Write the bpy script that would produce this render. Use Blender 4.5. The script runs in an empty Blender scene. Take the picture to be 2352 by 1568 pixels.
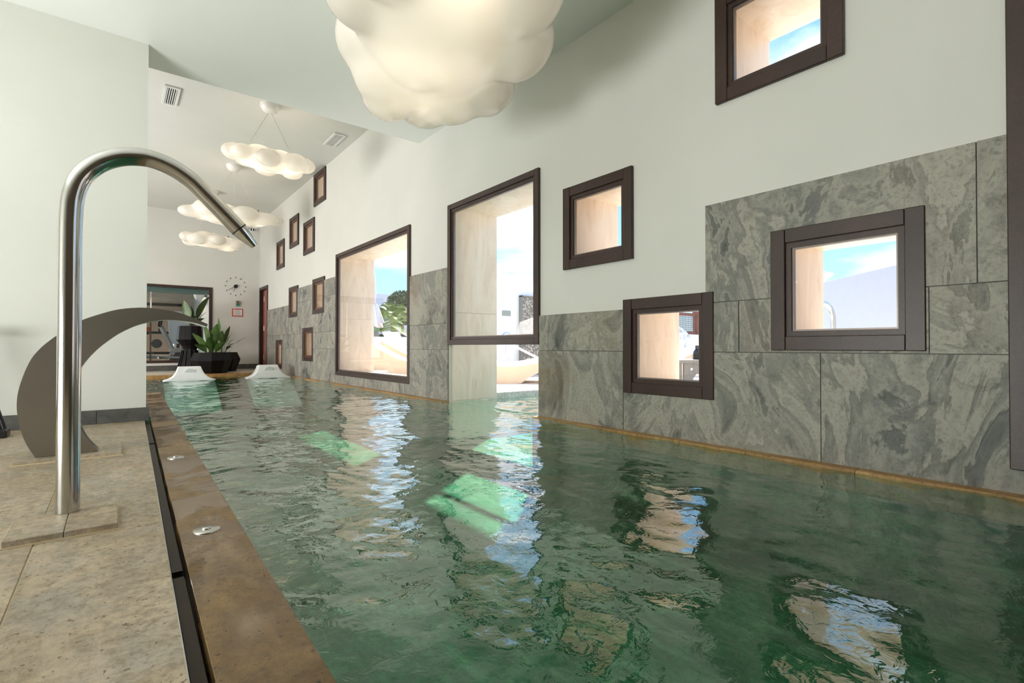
import bpy, bmesh, math, random
import numpy as np
from mathutils import Vector, Matrix
random.seed(7); rng = np.random.default_rng(7)
S = bpy.context.scene
COL = S.collection

# ------------------------------------------------------------------ camera
F, YAW, PITCH, CAMH = 1150.0, math.atan(914/1150), math.atan(12/1150), 0.55
cd = bpy.data.cameras.new('camera'); cam = bpy.data.objects.new('camera', cd); COL.objects.link(cam)
cd.sensor_width = 36.0; cd.lens = 36.0*F/2352; cd.clip_start = 0.02; cd.clip_end = 500
cam.location = (0, 0, CAMH); cam.rotation_euler = (math.pi/2+PITCH, 0, -YAW)
S.camera = cam

# ------------------------------------------------------------------ exposure
S.view_settings.view_transform = 'Standard'; S.view_settings.look = 'None'
S.view_settings.gamma = 1.0; S.view_settings.use_curve_mapping = False
S.view_settings.exposure = 0.32
S.cycles.max_bounces = 8; S.cycles.transparent_max_bounces = 12; S.cycles.diffuse_bounces = 4; S.cycles.glossy_bounces = 4; S.cycles.transmission_bounces = 4
S.cycles.caustics_reflective = False; S.cycles.caustics_refractive = False
S.cycles.sample_clamp_indirect = 8.0; S.cycles.use_adaptive_sampling = True; S.cycles.adaptive_threshold = 0.03

# ------------------------------------------------------------------ sky
wd = bpy.data.worlds.new('sky'); S.world = wd; wd.use_nodes = True
nt = wd.node_tree; nt.nodes.clear()
def wn(t, **k):
    n = nt.nodes.new(t)
    for a, b in k.items(): setattr(n, a, b)
    return n
out = wn('ShaderNodeOutputWorld'); bg = wn('ShaderNodeBackground')
tc = wn('ShaderNodeTexCoord'); sep = wn('ShaderNodeSeparateXYZ'); nt.links.new(tc.outputs['Generated'], sep.inputs[0])
ramp = wn('ShaderNodeValToRGB'); nt.links.new(sep.outputs['Z'], ramp.inputs[0])
e = ramp.color_ramp.elements
e[0].position = 0.0; e[0].color = (0.50, 0.72, 0.90, 1)
e[1].position = 0.75; e[1].color = (0.16, 0.36, 0.78, 1)
e2 = ramp.color_ramp.elements.new(0.18); e2.color = (0.32, 0.58, 0.88, 1)
mp = wn('ShaderNodeMapping'); mp.inputs['Scale'].default_value = (1.6, 1.6, 4.0); mp.inputs['Location'].default_value = (0.35, 0.1, 0.2)
nt.links.new(tc.outputs['Generated'], mp.inputs[0])
nz = wn('ShaderNodeTexNoise'); nz.inputs['Scale'].default_value = 1.7; nz.inputs['Detail'].default_value = 7
nt.links.new(mp.outputs[0], nz.inputs[0])
cr = wn('ShaderNodeValToRGB'); cr.color_ramp.elements[0].position = 0.50; cr.color_ramp.elements[1].position = 0.68
nt.links.new(nz.outputs[0], cr.inputs[0])
mx = wn('ShaderNodeMixRGB'); mx.inputs[2].default_value = (1.25, 1.25, 1.25, 1)
nt.links.new(cr.outputs[0], mx.inputs[0]); nt.links.new(ramp.outputs[0], mx.inputs[1])
nt.links.new(mx.outputs[0], bg.inputs[0]); bg.inputs[1].default_value = 1.42
nt.links.new(bg.outputs[0], out.inputs[0])

# ------------------------------------------------------------------ sun and large lights
def light(name, kind, loc, direction, energy, color=(1, 1, 1), **k):
    l = bpy.data.lights.new(name, kind); l.energy = energy; l.color = color
    for a, b in k.items(): setattr(l, a, b)
    o = bpy.data.objects.new(name, l); COL.objects.link(o); o.location = loc
    o.rotation_euler = Vector(direction).to_track_quat('-Z', 'Y').to_euler(); return o
light('sun', 'SUN', (12, 12, 20), (-0.58, -0.44, -1.0), 10.0, (1.0, 0.95, 0.87), angle=0.03)
# added lamp out of view at left, aimed up to brighten the lowered ceiling
light('added_left_fill', 'AREA', (-2.7, 1.7, 0.3), (0.55, 0.22, 1.0), 158, (0.96, 1.0, 0.98), shape='RECTANGLE', size=1.8, size_y=1.6)
light('added_far_fill', 'AREA', (-3.6, 8.8, 1.3), (1, 0.05, 0.25), 360, (1.0, 0.93, 0.91), shape='RECTANGLE', size=4.5, size_y=2.4)  # added lamp hidden behind the wall end, brightens the far part of the hall

# ------------------------------------------------------------------ materials
def s2l(c):
    return tuple(((v/255)/12.92 if v/255 <= 0.04045 else ((v/255+0.055)/1.055)**2.4) for v in c)
class Mat:
    def __init__(self, name):
        self.m = bpy.data.materials.new(name); self.m.use_nodes = True
        self.t = self.m.node_tree; self.t.nodes.clear()
        self.out = self.n('ShaderNodeOutputMaterial')
    def n(self, t, ins=None, **k):
        nd = self.t.nodes.new(t)
        for a, b in k.items(): setattr(nd, a, b)
        for a, b in (ins or {}).items():
            if hasattr(b, 'is_output'): self.t.links.new(b, nd.inputs[a])
            else: nd.inputs[a].default_value = b
        return nd
    def coords(self, scale=(1, 1, 1), rnd=True, kind='Object', rot=(0, 0, 0)):
        tc = self.n('ShaderNodeTexCoord'); g = self.n('ShaderNodeNewGeometry')
        src = g.outputs['Position'] if kind == 'World' else tc.outputs[kind]
        if rnd:
            oi = self.n('ShaderNodeObjectInfo')
            mul = self.n('ShaderNodeMath', {0: oi.outputs['Random'], 1: 37.0}, operation='MULTIPLY')
            add = self.n('ShaderNodeVectorMath', {0: src, 1: mul.outputs[0]}, operation='ADD'); src = add.outputs[0]
        return self.n('ShaderNodeMapping', {'Vector': src, 'Scale': scale, 'Rotation': rot}).outputs[0]
    def noise(self, v, scale, detail=5, rough=0.55, dist=0.0):
        return self.n('ShaderNodeTexNoise', {'Vector': v, 'Scale': scale, 'Detail': detail, 'Roughness': rough, 'Distortion': dist}).outputs[0]
    def ramp(self, f, stops):
        r = self.n('ShaderNodeValToRGB', {0: f}); el = r.color_ramp.elements
        while len(el) < len(stops): el.new(0.5)
        for x, (p, c) in zip(el, stops): x.position = p; x.color = (*c, 1)
        return r.outputs[0]
    def mix(self, f, a, b, blend='MIX'):
        n = self.n('ShaderNodeMixRGB', blend_type=blend)
        for i, x in ((0, f), (1, a), (2, b)):
            if hasattr(x, 'is_output'): self.t.links.new(x, n.inputs[i])
            else: n.inputs[i].default_value = x if i == 0 else (*x, 1)
        return n.outputs[0]
    def bump(self, h, strength=0.3, dist=0.01):
        return self.n('ShaderNodeBump', {'Height': h, 'Strength': strength, 'Distance': dist}).outputs[0]
    def schlick(self, f0, top, normal=None, ex=5.0):
        lw = self.n('ShaderNodeLayerWeight', {'Blend': 0.5})
        if normal is not None: self.t.links.new(normal, lw.inputs['Normal'])
        p = self.n('ShaderNodeMath', {0: lw.outputs['Facing'], 1: ex}, operation='POWER')
        return self.n('ShaderNodeMapRange', {0: p.outputs[0], 3: f0, 4: top})
    def bsdf(self, color, rough=0.5, metal=0.0, normal=None, **k):
        ins = {'Roughness': rough, 'Metallic': metal}
        ins['Base Color'] = color if hasattr(color, 'is_output') else (*color, 1)
        if normal is not None: ins['Normal'] = normal
        ins.update(k)
        b = self.n('ShaderNodeBsdfPrincipled', ins)
        self.t.links.new(b.outputs[0], self.out.inputs[0]); return b
M = {}
def plain(name, c, rough=0.5, metal=0.0, var=0.06, scale=9.0, bump=0.0, **k):
    m = Mat(name); v = m.coords(rnd=False); f = m.noise(v, scale, 4)
    c = s2l(c); lo = tuple(x*(1-var) for x in c); hi = tuple(min(1, x*(1+var)) for x in c)
    nrm = m.bump(f, bump, 0.004) if bump else None
    m.bsdf(m.ramp(f, [(0.3, lo), (0.7, hi)]), rough, metal, nrm, **k); M[name] = m.m
def emit(name, c, s):
    m = Mat(name); em = m.n('ShaderNodeEmission', {0: (*c, 1), 1: s}); m.t.links.new(em.outputs[0], m.out.inputs[0]); m.m.cycles.emission_sampling = 'NONE'; M[name] = m.m

def build_materials():
    # white plaster
    m = Mat('plaster'); v = m.coords(rnd=False, kind='World'); f = m.noise(v, 1.3, 6); g = m.noise(v, 14, 6)
    m.bsdf(m.ramp(f, [(0.3, s2l((212, 212, 204))), (0.7, s2l((219, 218, 211)))]), 0.55, 0, m.bump(g, 0.10, 0.006)); M['plaster'] = m.m
    m = Mat('soffit_paint'); v = m.coords(rnd=False, kind='World'); f = m.noise(v, 1.0, 3)
    m.bsdf(m.ramp(f, [(0.3, s2l((245, 248, 245))), (0.7, s2l((249, 251, 249)))]), 0.32, 0, m.bump(f, 0.05, 0.02)); M['soffit'] = m.m
    # slate cladding
    m = Mat('slate'); v = m.coords(rnd=True, kind='World'); v2 = m.coords((1, 1, 0.6), rnd=True, kind='World')
    big = m.noise(v2, 1.1, 4, 0.55, 0.8); flake = m.noise(v2, 2.1, 9, 0.60, 2.2); mid = m.noise(v, 4.2, 10, 0.68, 1.2); fine = m.noise(v, 60, 5, 0.6, 0.4); rust = m.noise(v2, 1.2, 6, 0.6, 1.0)
    c = m.ramp(big, [(0.30, s2l((92, 97, 93))), (0.48, s2l((118, 118, 112))), (0.60, s2l((140, 139, 127))), (0.74, s2l((122, 112, 106)))])
    c = m.mix(m.ramp(flake, [(0.40, (0, 0, 0)), (0.43, (0.55, 0.55, 0.55)), (0.50, (0.1, 0.1, 0.1)), (0.56, (0.75, 0.75, 0.75)), (0.70, (0.2, 0.2, 0.2))]), c, s2l((178, 173, 159)))
    c = m.mix(m.ramp(flake, [(0.28, (0.95, 0.95, 0.95)), (0.38, (0, 0, 0))]), c, s2l((48, 50, 48)))
    c = m.mix(m.ramp(mid, [(0.30, (0.8, 0.8, 0.8)), (0.44, (0, 0, 0))]), c, s2l((70, 72, 68)))
    c = m.mix(m.ramp(rust, [(0.60, (0, 0, 0)), (0.76, (0.6, 0.6, 0.6))]), c, s2l((136, 112, 80)))
    c = m.mix(m.ramp(fine, [(0.36, (0.35, 0.35, 0.35)), (0.5, (0, 0, 0))]), c, s2l((84, 84, 78)))
    st = m.ramp(flake, [(0.38, (0, 0, 0)), (0.41, (0.33, 0.33, 0.33)), (0.51, (0.36, 0.36, 0.36)), (0.54, (0.7, 0.7, 0.7)), (0.66, (0.75, 0.75, 0.75)), (0.69, (1, 1, 1))])
    hh = m.n('ShaderNodeMath', {0: mid, 1: 0.9, 2: st}, operation='MULTIPLY_ADD')
    m.bsdf(c, 0.5, 0, m.bump(hh.outputs[0], 0.6, 0.008)); M['slate'] = m.m
    # dark slate skirting
    m = Mat('skirting'); v = m.coords(kind='World'); f = m.noise(v, 6, 7, 0.6, 1)
    m.bsdf(m.ramp(f, [(0.3, s2l((66, 66, 64))), (0.7, s2l((98, 96, 92)))]), 0.5, 0, m.bump(f, 0.3, 0.004)); M['skirting'] = m.m
    # deck stone, dry
    def stone(name, c0, c1, c2, dark, rough, wet=False, spec=0.35):
        m = Mat(name); v = m.coords(kind='World'); a = m.noise(v, 3.2, 6, 0.6, 0.8); b = m.noise(v, 40, 8, 0.78); s = m.noise(v, 95, 3, 0.5); gy = m.noise(v, 5.0, 6, 0.65, 0.5)
        vs = m.coords((1, 0.22, 1), kind='World', rot=(0, 0, 0.25)); st = m.noise(vs, 16, 6, 0.6, 0.6)
        c = m.ramp(a, [(0.3, s2l(c0)), (0.52, s2l(c1)), (0.72, s2l(c2))])
        gr = sum(c1)/3
        c = m.mix(m.ramp(gy, [(0.42, (0, 0, 0)), (0.64, (0.6, 0.6, 0.6))]), c, s2l((int(gr*0.98), int(gr*0.97), int(gr*0.93))) if not name.startswith(('pool', 'coping', 'ledge')) else s2l(c0))
        c = m.mix(m.ramp(b, [(0.38, (0.85, 0.85, 0.85)), (0.58, (0, 0, 0))]), c, s2l(tuple(int(x*0.72) for x in c1)))
        c = m.mix(m.ramp(st, [(0.5, (0, 0, 0)), (0.75, (0.55, 0.55, 0.55))]), c, s2l(c2))
        c = m.mix(m.ramp(s, [(0.30, (0.9, 0.9, 0.9)), (0.37, (0, 0, 0))]), c, s2l(dark))
        h = m.bump(b, 0.35, 0.004)
        if wet:
            p = m.noise(m.coords(rnd=False, kind='World'), 4.0, 5, 0.5, 0.6)
            w = m.ramp(p, [(0.42, (0, 0, 0)), (0.52, (1, 1, 1))])
            rr = m.n('ShaderNodeMapRange', {0: w, 3: rough, 4: 0.10})
            c = m.mix(w, c, m.mix(1.0, c, (0.74, 0.70, 0.64), 'MULTIPLY'))
            bn = m.n('ShaderNodeMath', {0: 1.0, 1: w}, operation='SUBTRACT')
            h = m.n('ShaderNodeBump', {'Height': b, 'Strength': bn.outputs[0], 'Distance': 0.0015}).outputs[0]
            m.bsdf(c, rr.outputs[0], 0, h)
        else: m.bsdf(c, rough, 0, h, **{'Specular IOR Level': spec})
        M[name] = m.m
    stone('deck_stone', (158, 139, 113), (183, 164, 137), (204, 187, 163), (104, 84, 64), 0.5)
    stone('coping_stone', (106, 80, 46), (134, 104, 62), (160, 132, 88), (52, 38, 24), 0.42, True)
    stone('ledge_stone', (150, 112, 66), (182, 142, 88), (204, 166, 110), (96, 70, 40), 0.4)
    stone('far_stone', (196, 182, 164), (212, 200, 184), (224, 214, 200), (150, 130, 110), 0.35)
    stone('terrace_stone', (226, 216, 204), (234, 226, 216), (240, 234, 226), (190, 176, 160), 0.6)
    stone('pool_stone', (36, 90, 60), (56, 116, 84), (122, 158, 124), (26, 60, 42), 0.6)
    plain('grout', (196, 176, 140), 0.8)
    plain('gutter_cover', (44, 34, 25), 0.45, var=0.2, **{'Specular IOR Level': 0.2})
    plain('gutter_black', (16, 13, 11), 0.4)
    # marble reveals
    m = Mat('marble'); v = m.coords((1, 1, 0.22), kind='World', rot=(0.35, 0.0, 0.0)); f = m.noise(v, 7.5, 6, 0.62, 1.0); g = m.noise(v, 26, 5)
    c = m.ramp(f, [(0.3, s2l((226, 204, 182))), (0.5, s2l((236, 218, 198))), (0.68, s2l((242, 228, 212)))])
    c = m.mix(m.ramp(g, [(0.62, (0, 0, 0)), (0.74, (0.4, 0.4, 0.4))]), c, s2l((200, 170, 142)))
    m.bsdf(c, 0.4); M['marble'] = m.m
    # dark frame wood
    m = Mat('frame_wood'); v = m.coords((1, 1, 1)); f = m.noise(v, 60, 6, 0.6, 2.0); g = m.noise(v, 4, 5)
    c = m.ramp(g, [(0.3, s2l((48, 31, 26))), (0.7, s2l((70, 46, 38)))]); c = m.mix(m.ramp(f, [(0.42, (0.5, 0.5, 0.5)), (0.6, (0, 0, 0))]), c, s2l((40, 26, 22)))
    m.bsdf(c, 0.38, 0, m.bump(f, 0.15, 0.002)); M['frame_wood'] = m.m
    plain('panel_wood', (96, 78, 62), 0.6, var=0.1)
    plain('red_wood', (164, 102, 92), 0.35, var=0.15, scale=20)
    plain('sash_wood', (98, 62, 44), 0.35, var=0.15, scale=30)
    plain('alu_bead', (128, 118, 112), 0.35, 0.6)
    # clear glass (thin)
    m = Mat('glass'); fr = m.schlick(0.02, 0.6); tr = m.n('ShaderNodeBsdfTransparent', {0: (0.97, 0.985, 0.98, 1)}); gl = m.n('ShaderNodeBsdfGlossy', {'Roughness': 0.0, 'Color': (1, 1, 1, 1)})
    mxs = m.n('ShaderNodeMixShader', {0: fr.outputs[0], 1: tr.outputs[0], 2: gl.outputs[0]}); m.t.links.new(mxs.outputs[0], m.out.inputs[0]); M['glass'] = m.m
    # water
    m = Mat('water'); v = m.coords(rnd=False, kind='World'); a = m.noise(v, 26, 3, 0.5, 0.6)
    bp = m.bump(a, 0.12, 0.012)
    fr = m.schlick(0.03, 1.0, bp, 3.3); tr = m.n('ShaderNodeBsdfTransparent', {0: (0.58, 0.90, 0.78, 1)})
    gl = m.n('ShaderNodeBsdfGlossy', {'Roughness': 0.0, 'Color': (1, 1, 1, 1), 'Normal': bp})
    mxs = m.n('ShaderNodeMixShader', {0: fr.outputs[0], 1: tr.outputs[0], 2: gl.outputs[0]}); m.t.links.new(mxs.outputs[0], m.out.inputs[0]); M['water'] = m.m
    # steel
    m = Mat('steel_polished'); v = m.coords((1, 1, 0.05), rnd=False); f = m.noise(v, 90, 3)
    m.bsdf(s2l((196, 194, 190)), m.n('ShaderNodeMapRange', {0: f, 3: 0.10, 4: 0.2}).outputs[0], 1.0); M['steel_polished'] = m.m
    m = Mat('steel_brushed'); v = m.coords((0.08, 1, 3), rnd=False); f = m.noise(v, 60, 4)
    m.bsdf(s2l((150, 143, 134)), m.n('ShaderNodeMapRange', {0: f, 3: 0.30, 4: 0.42}).outputs[0], 1.0); M['steel_brushed'] = m.m
    plain('steel_satin', (206, 202, 196), 0.28, 1.0, var=0.03)
    plain('chrome', (225, 225, 225), 0.06, 1.0, var=0.01)
    # milky lamp plastic: lets the bulbs inside shine through
    m = Mat('lamp_shell'); v = m.coords(rnd=False); f = m.noise(v, 3, 2); c = m.ramp(f, [(0.3, s2l((250, 245, 235))), (0.7, s2l((253, 250, 243)))])
    di = m.n('ShaderNodeBsdfDiffuse', {0: c}); tl = m.n('ShaderNodeBsdfTranslucent', {0: c}); gl = m.n('ShaderNodeBsdfGlossy', {'Roughness': 0.22})
    a = m.n('ShaderNodeMixShader', {0: 0.42, 1: di.outputs[0], 2: tl.outputs[0]}); fr = m.n('ShaderNodeFresnel', {0: 1.4})
    b = m.n('ShaderNodeMixShader', {0: fr.outputs[0], 1: a.outputs[0], 2: gl.outputs[0]}); m.t.links.new(b.outputs[0], m.out.inputs[0]); M['lamp_shell'] = m.m
    emit('bulb', (1.0, 0.82, 0.58), 12.0)
    plain('cable', (214, 206, 190), 0.5); plain('canopy_white', (226, 224, 220), 0.3)
    plain('vent_white', (224, 224, 220), 0.4); plain('vent_dark', (28, 28, 28), 0.7)
    plain('planter_black', (14, 12, 13), 0.38, var=0.15, scale=40, bump=0.06, **{'Specular IOR Level': 0.25})
    plain('soil', (44, 32, 24), 0.9, var=0.3, bump=0.5)
    m = Mat('leaf'); v = m.coords((1, 1, 1)); f = m.noise(v, 9, 4)
    b = m.bsdf(m.ramp(f, [(0.3, s2l((44, 70, 32))), (0.7, s2l((84, 112, 54)))]), 0.32); M['leaf'] = m.m
    plain('stem', (82, 96, 48), 0.5)
    plain('white_resin', (230, 234, 234), 0.28, var=0.02)
    plain('clock_black', (22, 22, 26), 0.4); plain('sign_red', (200, 38, 40), 0.5, var=0.02); plain('sign_white', (238, 236, 232), 0.5, var=0.02)
    plain('sign_text', (96, 92, 92), 0.6); plain('sign_orange', (222, 150, 60), 0.6); plain('box_green', (34, 128, 96), 0.4); plain('button_red', (170, 52, 40), 0.4); plain('box_grey', (150, 156, 150), 0.4)
    plain('brass', (206, 188, 150), 0.3, 0.7)
    plain('dark_metal', (46, 42, 44), 0.35, 0.6)
    plain('lounger_resin', (226, 198, 172), 0.45, var=0.03); plain('cushion_white', (244, 242, 238), 0.8, var=0.02, bump=0.1)
    plain('parasol_cloth', (214, 206, 210), 0.85, var=0.05); plain('pole_grey', (128, 134, 142), 0.35, 0.5)
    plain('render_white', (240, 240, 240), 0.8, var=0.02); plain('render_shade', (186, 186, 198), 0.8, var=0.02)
    plain('blue_building', (84, 112, 170), 0.7); plain('palm_leaf', (120, 138, 62), 0.5, var=0.35, scale=4); plain('palm_trunk', (128, 100, 68), 0.9, var=0.3, bump=0.6)
    plain('tree_leaf', (62, 84, 42), 0.6, var=0.3); plain('fence_wood', (134, 72, 54), 0.6, var=0.2); plain('wire', (120, 100, 96), 0.5)
    m = Mat('pebble_wall'); v = m.coords(rnd=False); f = m.n('ShaderNodeTexVoronoi', {'Vector': v, 'Scale': 28.0}).outputs[0]
    m.bsdf(m.ramp(f, [(0.1, s2l((214, 208, 196))), (0.6, s2l((120, 112, 100)))]), 0.5, 0, m.bump(f, 0.8, 0.02)); M['pebble_wall'] = m.m
    m = Mat('rock_white'); v = m.coords(rnd=False); f = m.noise(v, 7, 8, 0.7, 0.8)
    m.bsdf(m.ramp(f, [(0.34, s2l((120, 122, 128))), (0.5, s2l((214, 214, 220))), (0.66, s2l((246, 246, 248)))]), 0.6, 0, m.bump(f, 0.9, 0.04)); M['rock_white'] = m.m
    plain('table_grey', (138, 130, 122), 0.6, var=0.15, scale=60); plain('bottle_black', (26, 28, 32), 0.2)
    plain('gym_cream', (226, 206, 184), 0.7); plain('gym_dark', (52, 42, 36), 0.6); plain('gym_teal', (92, 116, 112), 0.25); plain('gym_floor', (96, 84, 76), 0.4)
    plain('gym_black', (28, 27, 29), 0.45); plain('gym_grey', (122, 122, 120), 0.4); plain('gym_panel', (186, 194, 202), 0.5, var=0.02); plain('gym_mirror', (196, 172, 150), 0.5); plain('gym_red', (116, 44, 32), 0.5)
    emit('tube_light', (1.0, 0.82, 0.55), 9.0)
build_materials()

# ------------------------------------------------------------------ geometry helpers
def link(o, parent=None):
    COL.objects.link(o)
    if parent is not None: o.parent = parent
    return o
class B:
    """collects shapes, then builds ONE mesh object"""
    def __init__(s): s.v = []; s.f = []; s.sm = []
    def add(s, vs, fs, smooth=False):
        k = len(s.v); s.v += [tuple(map(float, p)) for p in vs]; s.f += [tuple(i+k for i in f) for f in fs]; s.sm += [smooth]*len(fs); return s
    def box(s, a, b, m=None):
        (x0, y0, z0), (x1, y1, z1) = a, b
        vs = [(x0, y0, z0), (x1, y0, z0), (x1, y1, z0), (x0, y1, z0), (x0, y0, z1), (x1, y0, z1), (x1, y1, z1), (x0, y1, z1)]
        if m is not None: vs = [tuple(m @ Vector(p)) for p in vs]
        return s.add(vs, [(0, 3, 2, 1), (4, 5, 6, 7), (0, 1, 5, 4), (1, 2, 6, 5), (2, 3, 7, 6), (3, 0, 4, 7)])
    def bar(s, p, q, r, n=10, r2=None):
        return s.tube([p, q], [r, r if r2 is None else r2], n)
    def tube(s, path, radii, n=16, cap=True, smooth=True):
        path = [Vector(p) for p in path]
        if not hasattr(radii, '__len__'): radii = [radii]*len(path)
        vs, fs = [], []; t0 = (path[1]-path[0]).normalized()
        ref = Vector((0, 0, 1)) if abs(t0.z) < 0.9 else Vector((1, 0, 0))
        u = t0.cross(ref).normalized()
        for i, p in enumerate(path):
            t = (path[min(i+1, len(path)-1)]-path[max(i-1, 0)]).normalized()
            u = (u-t*u.dot(t)).normalized(); w = t.cross(u)
            for k in range(n):
                a = 2*math.pi*k/n; vs.append(p+(u*math.cos(a)+w*math.sin(a))*radii[i])
        for i in range(len(path)-1):
            for k in range(n):
                fs.append((i*n+k, i*n+(k+1) % n, (i+1)*n+(k+1) % n, (i+1)*n+k))
        s.add(vs, fs, smooth)
        if cap:
            s.add(vs[:n], [tuple(range(n))[::-1]]); s.add(vs[-n:], [tuple(range(n))])
        return s
    def lathe(s, prof, n=32, c=(0, 0, 0), smooth=True, rot=0.0):
        vs, fs = [], []
        for r, z in prof:
            for k in range(n):
                a = 2*math.pi*k/n+rot; vs.append((c[0]+r*math.cos(a), c[1]+r*math.sin(a), c[2]+z))
        for i in range(len(prof)-1):
            for k in range(n): fs.append((i*n+k, i*n+(k+1) % n, (i+1)*n+(k+1) % n, (i+1)*n+k))
        s.add(vs, fs, smooth)
        if prof[0][0] > 1e-4: s.add(vs[:n], [tuple(range(n))[::-1]])
        if prof[-1][0] > 1e-4: s.add(vs[-n:], [tuple(range(n))])
        return s
    def prism(s, poly, a, b, axis='y'):
        """polygon (p,q) swept between a and b along axis; y: (x,z)  x: (y,z)  z: (x,y)"""
        def P(p, t): return {'y': (p[0], t, p[1]), 'x': (t, p[0], p[1]), 'z': (p[0], p[1], t)}[axis]
        n = len(poly); vs = [P(p, a) for p in poly]+[P(p, b) for p in poly]
        fs = [(i, (i+1) % n, n+(i+1) % n, n+i) for i in range(n)]+[tuple(range(n))[::-1], tuple(range(n, 2*n))]
        return s.add(vs, fs)
    def mesh(s, name, bevel=0.0, seg=2):
        me = bpy.data.meshes.new(name); me.from_pydata(s.v, [], s.f); me.polygons.foreach_set('use_smooth', s.sm); me.update()
        bm = bmesh.new(); bm.from_mesh(me); bmesh.ops.recalc_face_normals(bm, faces=bm.faces)
        if bevel: bmesh.ops.bevel(bm, geom=bm.edges[:], offset=bevel, segments=seg, affect='EDGES', profile=0.6)
        bm.to_mesh(me); bm.free(); return me
    def build(s, name, mat, parent=None, bevel=0.0, seg=2):
        me = s.mesh(name, bevel, seg); me.materials.append(M[mat]); return link(bpy.data.objects.new(name, me), parent)
def empty(name, loc=(0, 0, 0), rz=0.0):
    o = bpy.data.objects.new(name, None); o.empty_display_size = 0.1; o.location = loc; o.rotation_euler = (0, 0, rz); return link(o)
def tag(o, label=None, cat=None, group=None, kind=None):
    for k, v in (('label', label), ('category', cat), ('group', group), ('kind', kind)):
        if v: o[k] = v
    return o
def struct(o, label=None): return tag(o, label, None, None, 'structure')
def copy_tree(o, parent=None):
    c = o.copy(); link(c, parent)
    for ch in list(o.children): copy_tree(ch, c)
    return c
def grid_solid(yb, zb, keep, x0, x1):
    """slab between x0 and x1 made of the (y,z) cells for which keep() holds"""
    yb = sorted(set(round(y, 4) for y in yb)); zb = sorted(set(round(z, 4) for z in zb)); b = B()
    ok = [[keep((yb[i]+yb[i+1])/2, (zb[j]+zb[j+1])/2) for j in range(len(zb)-1)] for i in range(len(yb)-1)]
    K = lambda i, j: 0 <= i < len(yb)-1 and 0 <= j < len(zb)-1 and ok[i][j]
    for i in range(len(yb)-1):
        for j in range(len(zb)-1):
            if not ok[i][j]: continue
            y0, y1, z0, z1 = yb[i], yb[i+1], zb[j], zb[j+1]
            for x in (x0, x1): b.add([(x, y0, z0), (x, y1, z0), (x, y1, z1), (x, y0, z1)], [(0, 1, 2, 3) if x == x1 else (3, 2, 1, 0)])
            if not K(i-1, j): b.add([(x0, y0, z0), (x1, y0, z0), (x1, y0, z1), (x0, y0, z1)], [(0, 1, 2, 3)])
            if not K(i+1, j): b.add([(x0, y1, z0), (x1, y1, z0), (x1, y1, z1), (x0, y1, z1)], [(3, 2, 1, 0)])
            if not K(i, j-1): b.add([(x0, y0, z0), (x1, y0, z0), (x1, y1, z0), (x0, y1, z0)], [(3, 2, 1, 0)])
            if not K(i, j+1): b.add([(x0, y0, z1), (x1, y0, z1), (x1, y1, z1), (x0, y1, z1)], [(0, 1, 2, 3)])
    return b
def weld(o):
    bm = bmesh.new(); bm.from_mesh(o.data); bmesh.ops.remove_doubles(bm, verts=bm.verts, dist=1e-4)
    bmesh.ops.recalc_face_normals(bm, faces=bm.faces); bm.to_mesh(o.data); bm.free(); return o

WX, WO = 2.67, 3.25           # inner and outer face of the thick window wall
# ------------------------------------------------------------------ window wall
# (frame y0, y1, z0, z1)
WIN = [
    (0.854, 1.490, 1.916, 2.520, 'square dark-framed window highest on the wall, beside the brown post'),
    (0.560, 1.189, 0.532, 1.143, 'square dark-framed window set in the tall block of slate at right'),
    (1.505, 2.148, 0.248, 0.862, 'square dark-framed window low above the water, half in slate and half in plaster'),
    (2.072, 2.716, 1.128, 1.740, 'square dark-framed window on white plaster above the low slate band'),
    (2.993, 4.390, 0.568, 1.986, 'tall dark-framed window above the open swim-through to the terrace'),
    (5.230, 7.678, 0.120, 1.958, 'widest dark-framed window, reaching almost down to the water'),
    (8.185, 8.777, 2.930, 3.470, 'small dark-framed window tight under the far ceiling'),
    (9.687, 10.277, 2.443, 3.024, 'small dark-framed window left of its twin high on the far plaster'),
    (8.756, 9.366, 2.180, 2.764, 'small dark-framed window right of its twin, below the one at the ceiling'),
    (10.682, 11.262, 2.149, 2.723, 'small dark-framed window nearest the far corner, high on the plaster'),
    (9.715, 10.300, 1.108, 1.692, 'small dark-framed window on the step of the slate edge, left of another'),
    (8.216, 8.819, 1.101, 1.695, 'small dark-framed window at the slate edge next to the widest window'),
    (8.778, 9.391, 0.298, 0.886, 'small dark-framed window low in the far slate'),
    (10.765, 11.290, 0.102, 0.690, 'small dark-framed window lowest and farthest, behind the right headrest'),
    (-2.30, 0.314, 0.088, 2.50, 'large window with the wide brown post at the right picture edge'),
]
OPEN = (2.993, 4.390, -0.9, 0.60)         # swim-through under the tall window
DOOR = (12.06, 12.84, 0.04, 1.92)
holes = [(w[0]+0.012, w[1]-0.012, w[2]+0.012, w[3]-0.012) for w in WIN]+[(OPEN[0]+0.012, OPEN[1]-0.012, OPEN[2], OPEN[3]), (DOOR[0]+0.012, DOOR[1]-0.012, DOOR[2], DOOR[3]-0.012)]
def inh(hs, y, z): return any(h[0] < y < h[1] and h[2] < z < h[3] for h in hs)
yb = [-3.3, 13.2]+[v for h in holes for v in h[:2]]; zb = [-1.0, 3.75]+[v for h in holes for v in h[2:]]
wall_right = weld(grid_solid(yb, zb, lambda y, z: not inh(holes, y, z), WX, WO).build('wall_right', 'plaster'))
struct(wall_right, 'thick white plaster wall with scattered dark-framed windows along the pool')

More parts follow.
